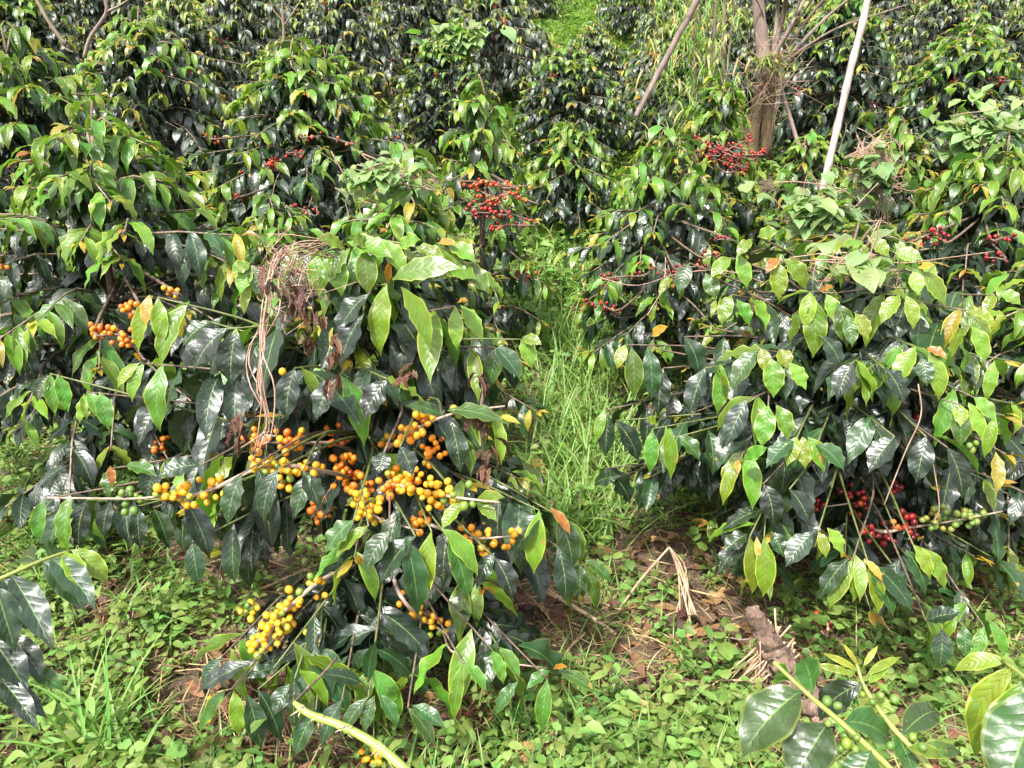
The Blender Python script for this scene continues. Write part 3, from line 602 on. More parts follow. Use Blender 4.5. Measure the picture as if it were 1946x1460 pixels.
while yy < 21:
    half = .68 * yy + 1.6
    xx = -half + rr.uniform(0, .6)
    while xx < half:
        x = xx + rr.uniform(-.18, .18); y = yy + rr.uniform(-.2, .2)
        xx += rr.uniform(.95, 1.2)
        px_ = path_x(y)
        if abs(x - px_) < (.62 if y < 5.2 else .5) and (8.2 < y < 12.5 or y < 5.2): continue
        if any(math.hypot(x - a, y - b) < r + .16 for a, b, r in taken): continue
        if 4.3 < y < 5.9 and 1290 < proj((x, y, float(ground(x, y)) + .8))[0] < 1610: continue
        if math.hypot(x - 1.65, y - 5.8) < .5: continue
        taken.append((x, y, .45))
        mid = y < 7.2
        pr = (MIDP if mid else FARP); i = rr.randrange(len(pr)); s = rr.choice([rr.uniform(.62, .8), rr.uniform(.76, 1.0), rr.uniform(.76, 1.0)])
        px, py = proj((x, y, float(ground(x, y)) + .8))
        side = 'left' if px < 650 else ('middle' if px < 1300 else 'right')
        if y < 7.2: lab = {'left': 'mid-slope coffee bush with drooping shiny leaves behind the left-hand bushes', 'middle': 'mid-slope coffee bush beside the overgrown middle of the path', 'right': 'mid-slope coffee bush near the mossy tree and leaning poles'}[side]
        elif y < 11: lab = {'left': 'smaller coffee bush in the upper left rows below the bare forked branches', 'middle': 'smaller coffee bush in the rows where the path opens higher up', 'right': 'smaller coffee bush in the upper right rows behind the mossy tree'}[side]
        else: lab = {'left': 'tiny-looking coffee bush in the topmost rows at the upper left', 'middle': 'tiny-looking coffee bush in the topmost rows above the path', 'right': 'tiny-looking coffee bush in the topmost rows at the upper right'}[side]
        place(pr[i], x, y, lab, (s, s, s * rr.uniform(.9, 1.1)), rr.uniform(0, 6.28), 'coffee bushes: ' + lab.split(' coffee bush ')[1])
        nb += 1
    yy += rr.uniform(1.15, 1.35); row += 1
for pr in MIDP + FARP:
    if id(pr) not in PROTO_USED:
        for p in pr[1]: bpy.data.objects.remove(p)
print('slope bushes', nb)

# ------------------------------------------------------------------ ground cover (uncountable)
rg = random.Random(77); nr = np.random.RandomState(7)
def covern(x, y):
    return (math.sin(x * 2.1 + 1.3 * math.sin(y * 1.7)) + math.sin(y * 2.7 - x * 1.1 + 2) + .7 * math.sin(x * 5.3 + y * 4.1)) / 2.7
def cover_pts(n, y0, y1, power=1.6):
    for _ in range(n):
        y = y0 + (y1 - y0) * rg.random() ** power; x = rg.uniform(-1, 1) * (.72 * y + .5)
        yield x, y
wd = Leaves(); rd_ = Leaves(); stems = Leaves()
def bare(x, y):   # soil patches: around the stump, under the middle bush, lower left
    b = 0
    for cx, cy, r in ((.62, 1.95, .33), (-.75, 1.72, .36), (.78, 2.25, .25), (-.55, 1.5, .2), (.35, 1.75, .2), (-1.25, 2.0, .2), (.75, 1.6, .2), (-.2, 1.6, .25), (.0, 2.05, .45), (-1.1, 2.35, .25), (.5, 2.3, .22), (1.35, 2.3, .5)):
        b = max(b, 1 - math.hypot(x - cx, y - cy) / r)
    return b
for x, y in cover_pts(24000, 1.05, 8.0, 1.6):
    c = covern(x, y); b = bare(x, y)
    if rg.random() < max(.34 - c * .9, b * 1.8): continue
    z = float(ground(x, y)); sc = rg.choice([.32, .4, .45, .5, .6, .7, .9]) * rg.uniform(.85, 1.2) * (1 + .06 * y); kind = rg.random(); age = rg.uniform(.35, 1)
    n = rg.randint(4, 8); tall = rg.choice([1, 1, 1, 1.6, 2.6])
    for i in range(n):
        a = rg.uniform(0, 6.28); h = rg.uniform(.01, .075) * sc * tall; r = rg.uniform(.0, .035) * sc
        p = (x + math.cos(a) * r, y + math.sin(a) * r, z + h)
        if kind < .30: rd_.add(p, a, R(rg.uniform(-10, 30)), R(rg.uniform(-40, 0)), rg.uniform(.022, .042) * sc, rg.uniform(.024, .042) * sc, R(rg.gauss(0, 18)), age + rg.uniform(-.15, .1), 0, .05, rg.uniform(-.1, .5), 2)
        else: wd.add(p, a, R(rg.uniform(-5, 50)), R(rg.uniform(-50, 5)), rg.uniform(.028, .058) * sc, rg.uniform(.014, .028) * sc, R(rg.gauss(0, 22)), age + rg.uniform(-.2, .1), 0, .05, rg.uniform(0, .6), 2)
    for i in range(2): stems.add((x, y, z - .01), rg.uniform(0, 6.28), R(rg.uniform(60, 88)), R(rg.uniform(40, 85)), rg.uniform(.04, .09) * sc, .0022, 0, rg.uniform(.2, .7))
for i in range(7000):
    y = 4.8 + 13 * rg.random() ** .9; x = rg.uniform(-1, 1) * (.7 * y + .5); z = float(ground(x, y)); sc = rg.uniform(1.0, 1.9)
    for k in range(5):
        wd.add((x + rg.gauss(0, .06), y + rg.gauss(0, .06), z + rg.uniform(.01, .14)), rg.uniform(0, 6.28), R(rg.uniform(0, 55)), R(rg.uniform(-50, 5)), rg.uniform(.05, .09) * sc, rg.uniform(.022, .04) * sc, R(rg.gauss(0, 22)), rg.uniform(.2, .9), 0, .05, .3, 2)
tag(wd.build('weeds', M_weed, None, 'ovate', 4, 2), 'low broadleaf weeds covering the soil', 'weeds', kind='stuff')
tag(rd_.build('ground_cover', M_weed, None, 'round', 4, 2), 'small round-leaved creeping ground cover', 'ground cover', kind='stuff')
gr = Leaves()
for x, y in cover_pts(5200, 1.1, 9.0, 1.5):
    if rg.random() < max(0, bare(x, y)) * 1.5: continue
    nearpath = abs(x - path_x(y)) < .5
    if not nearpath and rg.random() < .6: continue
    z = float(ground(x, y))
    for i in range(rg.randint(3, 8)):
        gr.add((x + rg.gauss(0, .012), y + rg.gauss(0, .012), z - .01), rg.uniform(0, 6.28), R(rg.uniform(50, 88)), R(rg.uniform(-40, 50)), rg.uniform(.07, .20), rg.uniform(.003, .007), 0, rg.uniform(.2, 1), (rg.random() < .1) * .8, 0, .4)
# tall grass in the path, photo (1040-1190, 570-760)
for i in range(950):
    c = at(rg.gauss(1100, 58), 700, rg.uniform(2.3, 4.4)); x, y = c[0], c[1]; z = float(ground(x, y))
    gr.add((x, y, z - .01), rg.uniform(0, 6.28), R(rg.uniform(68, 89)), R(rg.uniform(-30, 60)), rg.uniform(.14, .42), rg.uniform(.005, .011), 0, rg.uniform(.45, 1), 0, 0, .4)
for i in range(420):   # left meadow strip
    y = rg.uniform(1.9, 3.2); x = -rg.uniform(.50, .72) * y; z = float(ground(x, y))
    gr.add((x, y, z - .01), rg.uniform(0, 6.28), R(rg.uniform(40, 85)), R(rg.uniform(-50, 30)), rg.uniform(.10, .26), rg.uniform(.006, .012), 0, rg.uniform(.3, 1), 0, 0, .4)
for i in range(6500):
    y = rg.uniform(4.2, 18); x = path_x(y) + rg.gauss(0, .55); z = float(ground(x, y))
    for k in range(3): gr.add((x + rg.gauss(0, .05), y + rg.gauss(0, .05), z - .01), rg.uniform(0, 6.28), R(rg.uniform(30, 85)), R(rg.uniform(-50, 30)), rg.uniform(.10, .28), rg.uniform(.010, .022), 0, rg.uniform(.3, 1), (rg.random() < .08) * .8, 0, .4)
tag(gr.build('grass', M_grass, None, 'blade', 6, 2), 'thin bright grass growing along the path', 'grass', kind='stuff')
st = Leaves()
for x, y in cover_pts(32000, 1.05, 6.0, 1.8):
    b = bare(x, y)
    if rg.random() > .7 + b * 3: continue
    z = float(ground(x, y))
    e = R(rg.gauss(6, 12)); st.add((x, y, z + rg.uniform(.003, .02)), rg.uniform(0, 6.28), e, e - R(rg.uniform(-5, 25)), rg.uniform(.04, .17), rg.uniform(.0015, .005), R(rg.uniform(-90, 90)), rg.uniform(.1, 1) ** 1.2, 0, 0, .2, 2, R(rg.gauss(0, 40)))
tag(st.build('litter', M_straw, None, 'blade', 4, 1), 'dead straw and roots strewn on the soil', 'litter', kind='stuff')
dl = Leaves()
for x, y in cover_pts(4500, 1.1, 6.0, 1.6):
    if rg.random() > .4 + bare(x, y): continue
    z = float(ground(x, y)); dl.add((x, y, z + rg.uniform(.005, .02)), rg.uniform(0, 6.28), R(rg.uniform(-5, 35)), R(rg.uniform(-60, 0)), rg.uniform(.05, .12), rg.uniform(.02, .045), R(rg.uniform(-70, 70)), rg.uniform(0, .75), 0, .2, rg.uniform(.2, 1.2))
tag(dl.build('leaf_litter', M_dead, None, 'coffee', 7, 2), 'fallen brown coffee leaves lying on the soil', 'leaf litter', kind='stuff')

# ------------------------------------------------------------------ small helpers for single things
def leaf_px(lv, bx, by, Yb, tx, ty, Yt, wpx, age, brz=0, bend=.3, tilt=.35, wave=.08, fold=.25, up=.5):
    p0 = at(bx, by, Yb); p1 = at(tx, ty, Yt); v = np.array([0, 0, CAMH]) - p0; v /= np.linalg.norm(v)
    lv.add_dir(p0, p1, wpx / F * (Yb + Yt) / 2 * 1.15, v + np.array([tilt * np.sign(tx - bx), 0, up]), bend, age=age, brz=brz, wave=wave, fold=fold, k=random.uniform(2.5, 4))
def pxc(pts, n=12): return curve([at(*p) for p in pts], n)

# foreground twig with green cherries, bottom right
t0 = thing('coffee_branch', 'close foreground coffee twig with green cherries at the bottom right', 'branch', at(1700, 1500, .80))
A = pxc([(1470, 1258, .92), (1530, 1315, .89), (1600, 1375, .86), (1660, 1430, .83), (1730, 1500, .80)], 16)
B = pxc([(1628, 1262, .98), (1645, 1310, .95), (1690, 1375, .90), (1740, 1430, .86), (1800, 1500, .83)], 16)
for pth, rad in ((A, [.0028, .0042, .005]), (B, [.0026, .0042, .005])):
    t = Tubes(); t.add(pth, rad, 9, .1); t.build('stem', M_tiptwig, t0)
L0 = Leaves()
for a in [(1525,1312,.89,1408,1440,.84,112,.5,0,.55),(1575,1372,.86,1500,1500,.80,110,.40,0,.35),(1655,1425,.83,1620,1520,.79,90,.45,0,.3),(1600,1372,.86,1700,1420,.90,80,.5,0,.4),(1500,1290,.91,1470,1285,.98,50,.7,0,.2),(1545,1320,.88,1525,1250,1.0,60,.6,0,.3),
          (1640,1300,.95,1555,1370,.96,60,.1,0,.5),(1712,1400,.88,1785,1350,.95,62,.45,0,.5),(1700,1390,.89,1740,1480,.84,60,.5,0,.3),(1650,1300,.95,1690,1260,.99,22,.98,0,.2),(1645,1285,.96,1715,1247,.99,18,1,0,.2),(1628,1285,.97,1540,1262,.99,16,1,0,.2),(1630,1275,.97,1560,1240,.99,14,1,.3,.2),
          (1672,1355,.92,1685,1325,.93,34,1,0,.4),(1790,1440,.84,1720,1420,.84,30,.9,0,.3),(1740,1430,.86,1830,1430,.87,40,.7,0,.3),(1630,1265,.98,1600,1220,1.0,10,1,.4,.1),(1640,1268,.98,1670,1225,1.0,12,1,.3,.1)]:
    leaf_px(L0, a[0], a[1], a[2], a[3], a[4], a[5], a[6], a[7], a[8], a[9])
L0.build('foliage', M_leaf, t0, 'coffee', 18, 8)
rc = random.Random(3)
for (cx, cy, Y, n, hl) in ((1575, 1345, .87, 3, 9), (1615, 1395, .85, 4, 10), (1628, 1412, .84, 2, 6), (1660, 1325, .93, 3, 8), (1700, 1350, .91, 2, 6), (1735, 1410, .86, 2, 8), (1685, 1430, .84, 1, 2), (1755, 1445, .85, 1, 3)):
    cluster(at(cx, cy, Y), np.array([.7, -.2, -.5]), n, rc, .06, 0, t0, .0068, hl / F * Y)

# big close leaves at the bottom right edge
t1 = thing('coffee_branch', 'very close yellow-green coffee leaves cut off by the lower right corner', 'branch', at(2050, 1400, .62))
t = Tubes(); t.add(pxc([(1905, 1255, .78), (1960, 1300, .72), (2050, 1400, .62)], 8), [.002, .004], 8); t.build('stem', M_tiptwig, t1)
L1 = Leaves()
for a in [(1915,1258,.78,1810,1275,.80,36,1,0,.5),(1918,1262,.77,1850,1440,.75,80,.9,0,.4),(1930,1268,.76,1835,1400,.76,52,1,.15,.4),(1945,1290,.74,1885,1500,.70,100,.85,0,.35),(1975,1310,.70,1900,1530,.62,150,.45,0,.3),(1960,1330,.70,1960,1520,.64,110,.5,0,.3)]:
    leaf_px(L1, *a)
L1.build('foliage', M_leaf, t1, 'coffee', 18, 8)

# left edge shoot and the dark leaves below it
t2 = thing('coffee_branch', 'coffee shoot with bright tip leaves entering from the left edge', 'branch', at(-120, 1150, 1.15))
t = Tubes(); P_ = pxc([(-120, 1150, 1.15), (0, 1100, 1.2), (80, 1065, 1.25), (140, 1045, 1.3)], 10); t.add(P_, [.005, .0025], 8); t.build('stem', M_tiptwig, t2)
L2 = Leaves()
for a in [(125,1048,1.28,160,1130,1.2,42,1,0,.35),(135,1045,1.28,207,1110,1.27,40,.95,0,.45),(95,1060,1.26,185,1160,1.18,55,.15,0,.4),(80,1065,1.25,165,1165,1.2,50,.3,0,.4),(20,1092,1.2,100,1235,1.1,60,.05,0,.4),(5,1100,1.2,60,1180,1.15,60,.05,0,.3),(70,1068,1.25,35,1075,1.4,50,.4,0,.3),(100,1056,1.27,110,1040,1.35,40,.5,0,.3),(-10,1110,1.15,30,1240,1.1,60,.2,0,.3)]:
    leaf_px(L2, *a)
L2.build('foliage', M_leaf, t2, 'coffee', 16, 8)
t3 = thing('coffee_branch', 'dark blue-green coffee leaves at the left edge below the bright shoot', 'branch', at(-140, 1290, 1.1))
t = Tubes(); t.add(pxc([(-140, 1290, 1.1), (-60, 1230, 1.15), (20, 1200, 1.2)], 8), [.005, .002], 8); t.build('stem', M_tiptwig, t3)
L3 = Leaves()
for a in [(-20,1210,1.17,55,1320,1.1,62,.0,0,.3),(15,1205,1.18,85,1295,1.14,50,.0,0,.35),(-30,1300,1.12,92,1365,1.1,52,.0,0,.4),(0,1290,1.12,75,1390,1.05,44,.05,0,.4),(20,1200,1.19,45,1185,1.28,44,.1,0,.3),(50,1270,1.16,125,1315,1.15,36,.5,0,.3)]:
    leaf_px(L3, *a)
L3.build('foliage', M_leaf, t3, 'coffee', 16, 8)

# thick green cane with nodes, bottom centre
t4 = thing('cane', 'thick pale green cut cane with scarred nodes at the bottom edge', 'cane', at(800, 1500, 1.0))
P_ = pxc([(558, 1335, 1.12), (590, 1358, 1.10), (650, 1380, 1.08), (720, 1420, 1.05), (800, 1490, 1.0)], 40)
rad = np.interp(np.linspace(0, 1, 40), [0, .1, 1], [.0035, .0062, .0088]); rad = rad * (1 + .22 * np.array([1 if i in (5, 13, 21, 29) else 0 for i in range(40)]))
t = Tubes(); t.add(P_, rad, 12, .05); t.build('stem', M_cane, t4)
t = Tubes()
for i in (5, 13, 21, 29):
    for k in range(7):
        a = random.uniform(0, 6.28); o = np.array([math.cos(a), -.4, math.sin(a)]) * .009; t.add([P_[i] + o * .6, P_[i] + o * 1.3 + np.array([random.uniform(-.003, .003), 0, .0]), P_[i] + o * 1.7 + np.array([random.uniform(-.008, .004), 0, -.004])], [.0022, .0006], 5)
t.build('node_scars', M_root, t4)
t = Tubes(); t.add(pxc([(558, 1335, 1.12), (575, 1318, 1.15), (605, 1290, 1.2), (640, 1250, 1.25)], 8), [.002, .003], 6); t.build('dry_tip', M_oldtwig, t4)

# ------------------------------------------------------------------ dry vine hanging over the middle bush
rv = random.Random(9)
t5 = thing('dry_vine', 'bundle of dry brown vine stems hanging down the near orange-cherry bush', 'vine', at(505, 860, 1.45))
t = Tubes()
for k in range(9):
    j = lambda s: rv.gauss(0, s)
    Y0 = 1.50 + j(.02)
    t.add(pxc([(610 + j(40), 470 + j(20), 1.72 + j(.04)), (560 + j(16), 468 + j(12), 1.62), (524 + j(8), 500 + j(8), 1.55), (518 + j(10), 590 + j(14), Y0), (494 + j(9), 660 + j(10), Y0 - .02), (494 + j(8), 740 + j(14), Y0 - .05), (508 + j(6), 810 + j(18), Y0 - .06), (490 + j(14), 850 + j(28), Y0 - .06)], 26), rv.uniform(.0008, .0021), 5)
t.build('stems', M_vinestem, t5)
t = Tubes()
for k in range(38):
    j = lambda s: rv.gauss(0, s); cx, cy = 552 + j(18), 515 + j(34)
    t.add(pxc([(cx, cy, 1.58 + j(.04)), (cx + j(30), cy + j(26), 1.58 + j(.04)), (cx + j(36), cy + 20 + j(30), 1.58 + j(.03)), (cx + j(40), cy + 40 + j(30), 1.57)], 9), .0009, 4)
t.build('tangle', M_vinestem, t5)
d_ = Leaves()
for (cx, cy, Y) in [(545, 545, 1.5), (575, 560, 1.5), (550, 580, 1.5), (590, 640, 1.5), (632, 670, 1.48), (640, 720, 1.5), (915, 720, 1.6), (918, 800, 1.55), (925, 850, 1.55), (922, 890, 1.55), (780, 700, 1.5), (600, 600, 1.5), (520, 535, 1.48), (640, 640, 1.5), (905, 790, 1.55), (450, 790, 1.5), (455, 830, 1.5)]:
    for k in range(5):
        leaf_px(d_, cx + rv.gauss(0, 8), cy + rv.gauss(0, 10), Y, cx + rv.gauss(0, 12), cy + rv.uniform(20, 45), Y + rv.gauss(0, .02), rv.uniform(6, 13), rv.uniform(0, .5), 0, rv.uniform(.2, .8), wave=.25, fold=rv.uniform(.5, 1.5))
d_.build('withered_leaves', M_dead, t5, 'coffee', 8, 2)
t6 = thing('dead_twig', 'dark withered twig dangling at the right side of the orange-cherry bush', 'twig', at(922, 900, 1.56))
t = Tubes(); t.add(pxc([(905, 680, 1.66), (918, 740, 1.6), (912, 800, 1.57), (925, 905, 1.56)], 12), [.002, .0035, .004, .001], 6, .3); t.build('stem', M_oldtwig, t6)

# ------------------------------------------------------------------ poles
def pole(label, pts, rad, mat, name='wooden_pole', group=None, knots=6, cat='pole'):
    P = pxc(pts, 40); r = np.interp(np.linspace(0, 1, 40), [0, 1], rad)
    for k in range(knots):
        i = int((k + .6) / knots * 39); r[i] *= 1.16
    t = Tubes(); t.add(P, r, 10, .05); o = t.build(name, mat)
    o.data.transform(__import__('mathutils').Matrix.Translation(-Vector(P[0]))); o.location = P[0]
    return tag(o, label, cat, group)
pole('long pale pole leaning in front of the upper right bushes', [(1560, 370, 3.45), (1575, 310, 3.5), (1595, 225, 3.6), (1618, 125, 3.7), (1640, 40, 3.8), (1662, -60, 3.9)], [.0145, .0155], M_pole, knots=7)
pole('short brown pole leaning over the rows left of the mossy tree', [(1208, 222, 5.6), (1235, 170, 5.6), (1275, 95, 5.6), (1325, 0, 5.6), (1350, -60, 5.6)], [.018, .022], M_pole2)
pole('thin grey prop leaning against the mossy tree trunk', [(1525, 300, 5.4), (1505, 235, 5.5), (1482, 160, 5.6), (1470, 120, 5.6)], [.014, .012], M_pole2, knots=3)

# ------------------------------------------------------------------ mossy tree, upper right
tY = 6.2
tb_ = ground_px(1432, 255); tY = 5.6
t7 = thing('tree', 'pruned mossy tree with a thick leaning trunk and bare brown branches', 'tree', (at(1432, 300, tY)[0], tY, float(ground(at(1432, 300, tY)[0], tY))))
t = Tubes(); t.add(pxc([(1425, 330, tY), (1432, 250, tY), (1445, 185, tY), (1458, 140, tY)], 14), [.052, .043, .046, .06], 14, .22)
t.add(pxc([(1456, 300, tY), (1458, 220, tY), (1462, 150, tY)], 8), [.04, .045, .05], 9, .15)
t.build('trunk', M_mossbark, t7)
t = Tubes(); t.add(pxc([(1455, 150, tY), (1448, 80, tY), (1442, 20, tY), (1436, -80, tY)], 14), [.06, .042, .038, .036], 12, .06); t.build('limb', M_paletrunk, t7)
rt = random.Random(4)
for k, (tx, ty, r) in enumerate([(1590, -30, .022), (1700, -60, .02), (1660, 20, .016), (1560, -60, .02), (1500, -80, .03), (1480, -80, .025), (1620, 60, .012), (1720, 10, .012), (1540, -80, .018), (1400, -60, .012), (1600, -80, .015)]):
    t = Tubes(); m1 = (1480 + (tx - 1480) * .4 + rt.gauss(0, 6), 125 + (ty - 125) * .5 + rt.gauss(0, 6), tY + rt.uniform(-.2, .2))
    t.add(pxc([(1462 + rt.gauss(0, 5), 140 + rt.gauss(0, 5), tY - .02), m1, (tx, ty, tY + rt.uniform(-.5, .5))], 12), [r * .8, r * .5, r * .3], 7, .1); t.build('branch', M_paletrunk if k % 2 else M_oldtwig, t7)
t = Tubes()
for k in range(60):
    j = lambda s: rt.gauss(0, s); cx, cy = 1462 + j(14), 130 + j(24)
    t.add(pxc([(cx, cy, tY - .12), (cx + j(22), cy + j(16), tY - .16), (cx + j(40), cy + 22 + j(44), tY - .14)], 7), .0016, 4)
t.build('epiphyte_roots', M_vinestem, t7)
ep = Leaves()
for k in range(90):
    c = at(1458 + rt.gauss(0, 14), 126 + rt.gauss(0, 8), tY - .12); ep.add(c, rt.uniform(3.14, 6.28), R(rt.uniform(0, 70)), R(rt.uniform(-80, 0)), rt.uniform(.08, .2), .012, 0, rt.uniform(.5, 1), rt.random() * .8)
ep.build('epiphyte', M_grass, t7, 'blade', 4, 2)

# bamboo-like clump of brown stems left of the tree
t8 = thing('bamboo_clump', 'feathery bamboo clump with brown canes and narrow drooping leaves', 'bamboo', (at(1345, 250, 6.3)[0], 6.3, float(ground(at(1345, 250, 6.3)[0], 6.3))))
for k, (bx, tx, r) in enumerate([(1325, 1322, .018), (1342, 1362, .02), (1350, 1345, .013), (1375, 1378, .018), (1335, 1300, .01), (1362, 1400, .01), (1318, 1335, .01)]):
    t = Tubes(); t.add(pxc([(bx, 290, 6.3), ((bx + tx) / 2 + rt.gauss(0, 4), 130, 6.25), (tx, -40, 6.2)], 12), [r * 1.1, r * .6], 7, .05); t.build('cane', M_paletrunk if k % 2 else M_oldtwig, t8)
bl = Leaves()
for k in range(850):
    cx = rt.gauss(1325, 46); cy = rt.uniform(-30, 250); c = at(cx, cy, rt.gauss(6.1, .28)); a = rt.uniform(0, 6.28)
    if c[2] < ground(c[0], c[1]): continue
    bl.add(c, a, R(rt.uniform(-50, 10)), R(rt.uniform(-89, -60)), rt.uniform(.09, .20), rt.uniform(.008, .017), 0, rt.uniform(.2, 1), (rt.random() < .4) * .8, 0, .3)
bl.build('foliage', M_grass, t8, 'lance', 5, 2)

# bare forked branches, upper left
def bare_branch(label, lines, name='dead_sapling'):
    P0 = at(*lines[0][0][0]); th = thing(name, label, 'sapling', P0)
    for i, (pts, rad) in enumerate(lines):
        t = Tubes(); t.add(pxc(pts, 12), rad, 6, .12); t.build('stem' if i == 0 else 'branch', M_paletrunk, th)
    return th
bare_branch('bare forked grey branch standing among the top left bushes', [([(160, 110, 4.9), (172, 70, 4.9), (203, 22, 4.9), (192, -20, 4.9)], [.012, .010]), ([(203, 22, 4.9), (225, 12, 4.9), (250, -4, 4.9)], [.008, .004])])
bare_branch('bare straight stem slanting down from the top left edge', [([(125, 85, 5), (95, 45, 5), (62, -15, 5)], [.012, .010]), ([(110, 66, 5), (122, 90, 5), (140, 100, 5)], [.007, .003])])
bare_branch('thin upright sapling with twiggy top in the upper left rows', [([(540, 90, 6), (538, 40, 6), (535, -10, 6)], [.012, .006]), ([(538, 50, 6), (560, 20, 6), (575, -5, 6)], [.006, .003]), ([(538, 40, 6), (520, 20, 6), (512, 0, 6)], [.005, .002]), ([(537, 30, 6), (550, 5, 6)], [.005, .002])])

# ------------------------------------------------------------------ vines
def vine_mound(label, cx, cy, sx, sy, Y, n, size, seed, age=(.3, 1), dY=.12, name='climbing_vine', dens_stem=14):
    rgv = random.Random(seed); th = thing(name, label, 'vine', at(cx, cy + sy, Y)); lv = Leaves(); t = Tubes()
    for k in range(n):
        a = rgv.uniform(0, 6.28); q = abs(rgv.gauss(0, .75)); px, py = cx + math.cos(a) * q * sx, cy + math.sin(a) * q * sy
        c = at(px, py, Y - dY * math.sqrt(max(0, 1 - q * q)) + rgv.gauss(0, .02))
        L = size * rgv.uniform(.6, 1.25); az = rgv.uniform(0, 6.28) if rgv.random() < .35 else -math.pi / 2 + rgv.gauss(0, 1.0)
        lv.add(c, az, R(rgv.uniform(-35, 25)), R(rgv.uniform(-85, -20)), L, L * rgv.uniform(.75, .95), R(rgv.gauss(0, 20)), rgv.uniform(*age), 0, .04, rgv.uniform(0, .4), 1.5)
    for k in range(dens_stem):
        p = [(cx + rgv.gauss(0, sx * .6), cy + rgv.gauss(0, sy * .6), Y - dY * .5) for _ in range(4)]; t.add(pxc(p, 14), .0018, 4)
    lv.build('foliage', M_vine, th, 'heart', 6, 4); t.build('stems', M_vinestem, th)
    return th
vine_mound('dome of pale heart-shaped vine leaves smothering a bush at the upper right edge', 1880, 260, 72, 50, 3.9, 330, .075, 61)
vine_mound('soft pale vine leaves twined over the bush behind the dry vine', 725, 335, 80, 45, 2.55, 120, .045, 62)
vine_mound('heart-leaved vine climbing around the foot of the pale pole', 1560, 410, 70, 52, 2.85, 200, .06, 63)
vine_mound('vine with yellowing heart leaves over the top of the big right bush', 1640, 510, 80, 45, 2.05, 46, .055, 64, (.5, 1))
vine_mound('pale vine cap on a bush top in the distant middle rows', 865, 75, 42, 28, 7.3, 150, .12, 65)
vine_mound('withered brown-stemmed vine with grey-green leaves between pole and dark right bush', 1665, 330, 46, 60, 3.6, 90, .06, 66, (0, .6), dens_stem=60)
# trailing red-brown runners
t9 = thing('vine_runner', 'thin reddish vine runners trailing across the gap between bushes', 'vine', at(1140, 530, 3.0)); t = Tubes()
for pts in ([(1140, 528, 3.0), (1210, 543, 2.9), (1290, 520, 2.7), (1380, 515, 2.5), (1460, 540, 2.3)], [(1500, 490, 2.2), (1600, 480, 2.2), (1700, 500, 2.1), (1800, 490, 2.2), (1890, 478, 2.3)], [(1230, 600, 2.7), (1260, 545, 2.8), (1265, 490, 2.9)], [(1745, 730, 1.7), (1750, 790, 1.68), (1720, 860, 1.66), (1680, 960, 1.64)], [(1770, 860, 1.66), (1785, 960, 1.64), (1775, 990, 1.64)]):
    t = Tubes(); t.add(pxc(pts, 16), .0016, 5); t.build('runner', M_vinestem, t9)

# ------------------------------------------------------------------ stump with dead roots
sb = ground_px(1480, 1320)
t10 = thing('stump', 'broken pale coffee stump with frayed dry roots beside the big right bush', 'stump', sb)
Ys = float(sb[1])
t = Tubes(); t.add(pxc([(1570, 1375, Ys - .10), (1520, 1310, Ys - .07), (1485, 1265, Ys - .05), (1458, 1215, Ys - .04), (1432, 1162, Ys - .04)], 40) + np.random.RandomState(3).normal(0, .0025, (40, 3)), np.array([.040, .043, .036, .026, .019]), 14, .3); t.build('trunk', M_stump, t10)
t = Tubes()
for k in range(120):
    j = lambda s: rv.gauss(0, s); bx, by = 1478 + j(16), 1245 + j(30)
    ex, ey = 1430 + j(55), 1320 + j(16); e = ground_px(ex, ey)
    t.add(curve([at(bx, by, Ys - .01), at((bx * .6 + ex * .4) + j(10), by * .5 + ey * .5 + j(10), Ys - .03 + j(.02)), e + np.array([0, 0, .006])], 9), [.0028, .0008], 5)
t.build('roots', M_root, t10)
t = Tubes(); t.add(pxc([(1388, 1212, Ys), (1415, 1216, Ys), (1445, 1208, Ys)], 6), .0022, 6); t.build('side_twig', M_paletrunk, t10)
t11 = thing('weed_seedling', 'slim grey-green stalk with withered curled leaves tied beside the stump', 'plant', ground_px(1400, 1300)); gp = ground_px(1400, 1300)
t = Tubes(); t.add(curve([gp, at(1390, 1250, gp[1] + .02), at(1385, 1215, gp[1] + .03), at(1388, 1195, gp[1] + .03)], 8), [.003, .0022], 6); t.build('stem', M_cane, t11)
L_ = Leaves()
for a in [(1388, 1196, gp[1], 1405, 1200, gp[1], 8, .9), (1388, 1196, gp[1], 1375, 1200, gp[1], 7, .6), (1390, 1192, gp[1], 1410, 1192, gp[1], 7, .9), (1386, 1190, gp[1], 1380, 1180, gp[1], 6, .5)]: leaf_px(L_, *a)
L_.build('leaves', M_dead, t11, 'coffee', 6, 2)

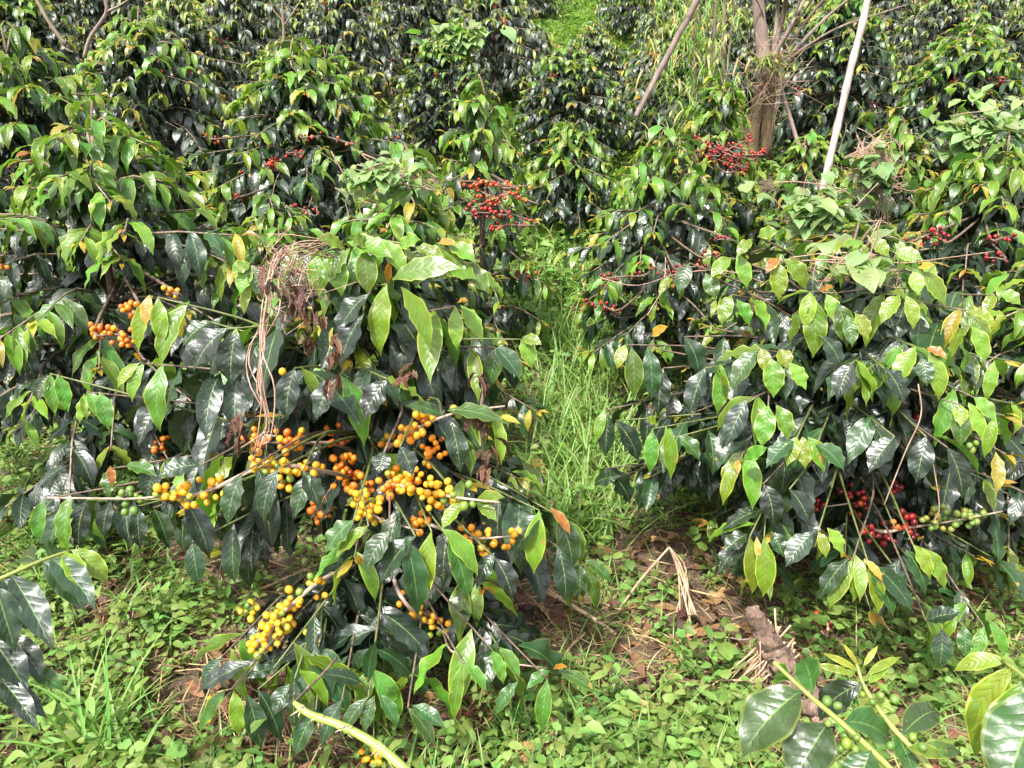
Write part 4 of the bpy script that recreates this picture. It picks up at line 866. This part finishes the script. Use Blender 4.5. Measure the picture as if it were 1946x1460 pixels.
# dead grass stalks propped at the centre right
t12 = thing('dead_stalk', 'bent straw-coloured dead stalk standing on the bare soil', 'stalk', ground_px(1168, 1170)); g_ = ground_px(1168, 1172)
t = Tubes(); t.add(curve([g_, at(1215, 1105, g_[1] + .04), at(1272, 1040, g_[1] + .06)], 10), [.0045, .003], 6, .1)
for k in range(9):
    ex = 1290 + rv.uniform(-20, 45); q = ground_px(ex, 1180 + rv.uniform(-20, 30)); t.add(curve([at(1272, 1040, g_[1] + .06), at(1285 + rv.uniform(0, 20), 1085, g_[1] + .05 + rv.gauss(0, .02)), q], 9), [.002, .003], 5)
t.build('stem', M_root, t12)
def gstalk(label, pts, r, name='dead_stalk'):
    P = np.array([ground_px(*p) for p in pts]); P[:, 2] += r + .02 * np.sin(np.linspace(0, math.pi, len(P)))
    t = Tubes(); t.add(curve(P, 16), r, 6, .1); o = t.build(name, M_root); tag(o, label, 'stalk'); return o
gstalk('long thin straw lying from the dead stalk towards the lower right', [(1140, 1145), (1200, 1180), (1300, 1240), (1400, 1300)], .002)
gstalk('knotty dead stick lying on the weeds in the lower middle', [(1065, 1262), (1090, 1235), (1140, 1185)], .0045)
gstalk('crooked brown branch lying on the soil right of the orange-cherry bush', [(1020, 1120), (1080, 1160), (1130, 1190), (1170, 1210)], .007)
gstalk('thin brown twig crossing the ground under the orange-cherry bush', [(430, 1150), (520, 1120), (600, 1085), (650, 1060)], .004)
# fallen dry leaf
q = ground_px(1185, 1378); lf = Leaves(); lf.add_dir(q + np.array([0, 0, .03]), ground_px(1245, 1372) + np.array([0, 0, .05]), .045, (0, -.6, 1), .4, age=.85, wave=.15, fold=.7)
tag(lf.build('fallen_leaf', M_dead, None, 'coffee', 10, 4), 'large curled tan dead leaf on the weeds in the lower middle', 'leaf')
# big grass tuft lower left
gt = thing('grass_tuft', 'tuft of long grass blades rising from the ground at the lower left', 'grass tuft', ground_px(185, 1440))
gl = Leaves(); c0 = ground_px(185, 1440)
for k in range(26):
    gl.add(c0 + np.array([rv.gauss(0, .03), rv.gauss(0, .03), -.01]), rv.uniform(0, 6.28), R(rv.uniform(65, 89)), R(rv.uniform(-10, 75)), rv.uniform(.18, .42), rv.uniform(.007, .012), 0, rv.uniform(.3, .9), 0, 0, .4)
gl.build('blades', M_grass, gt, 'blade', 10, 2)
gt = thing('grass_tuft', 'small grass tuft in front of the bottom centre leaves', 'grass tuft', ground_px(420, 1455)); gl = Leaves(); c0 = ground_px(420, 1455)
for k in range(12):
    gl.add(c0 + np.array([rv.gauss(0, .03), rv.gauss(0, .02), -.01]), rv.uniform(0, 6.28), R(rv.uniform(40, 80)), R(rv.uniform(-20, 40)), rv.uniform(.15, .3), rv.uniform(.006, .010), 0, rv.uniform(.3, .9), 0, 0, .4)
gl.build('blades', M_grass, gt, 'blade', 10, 2)
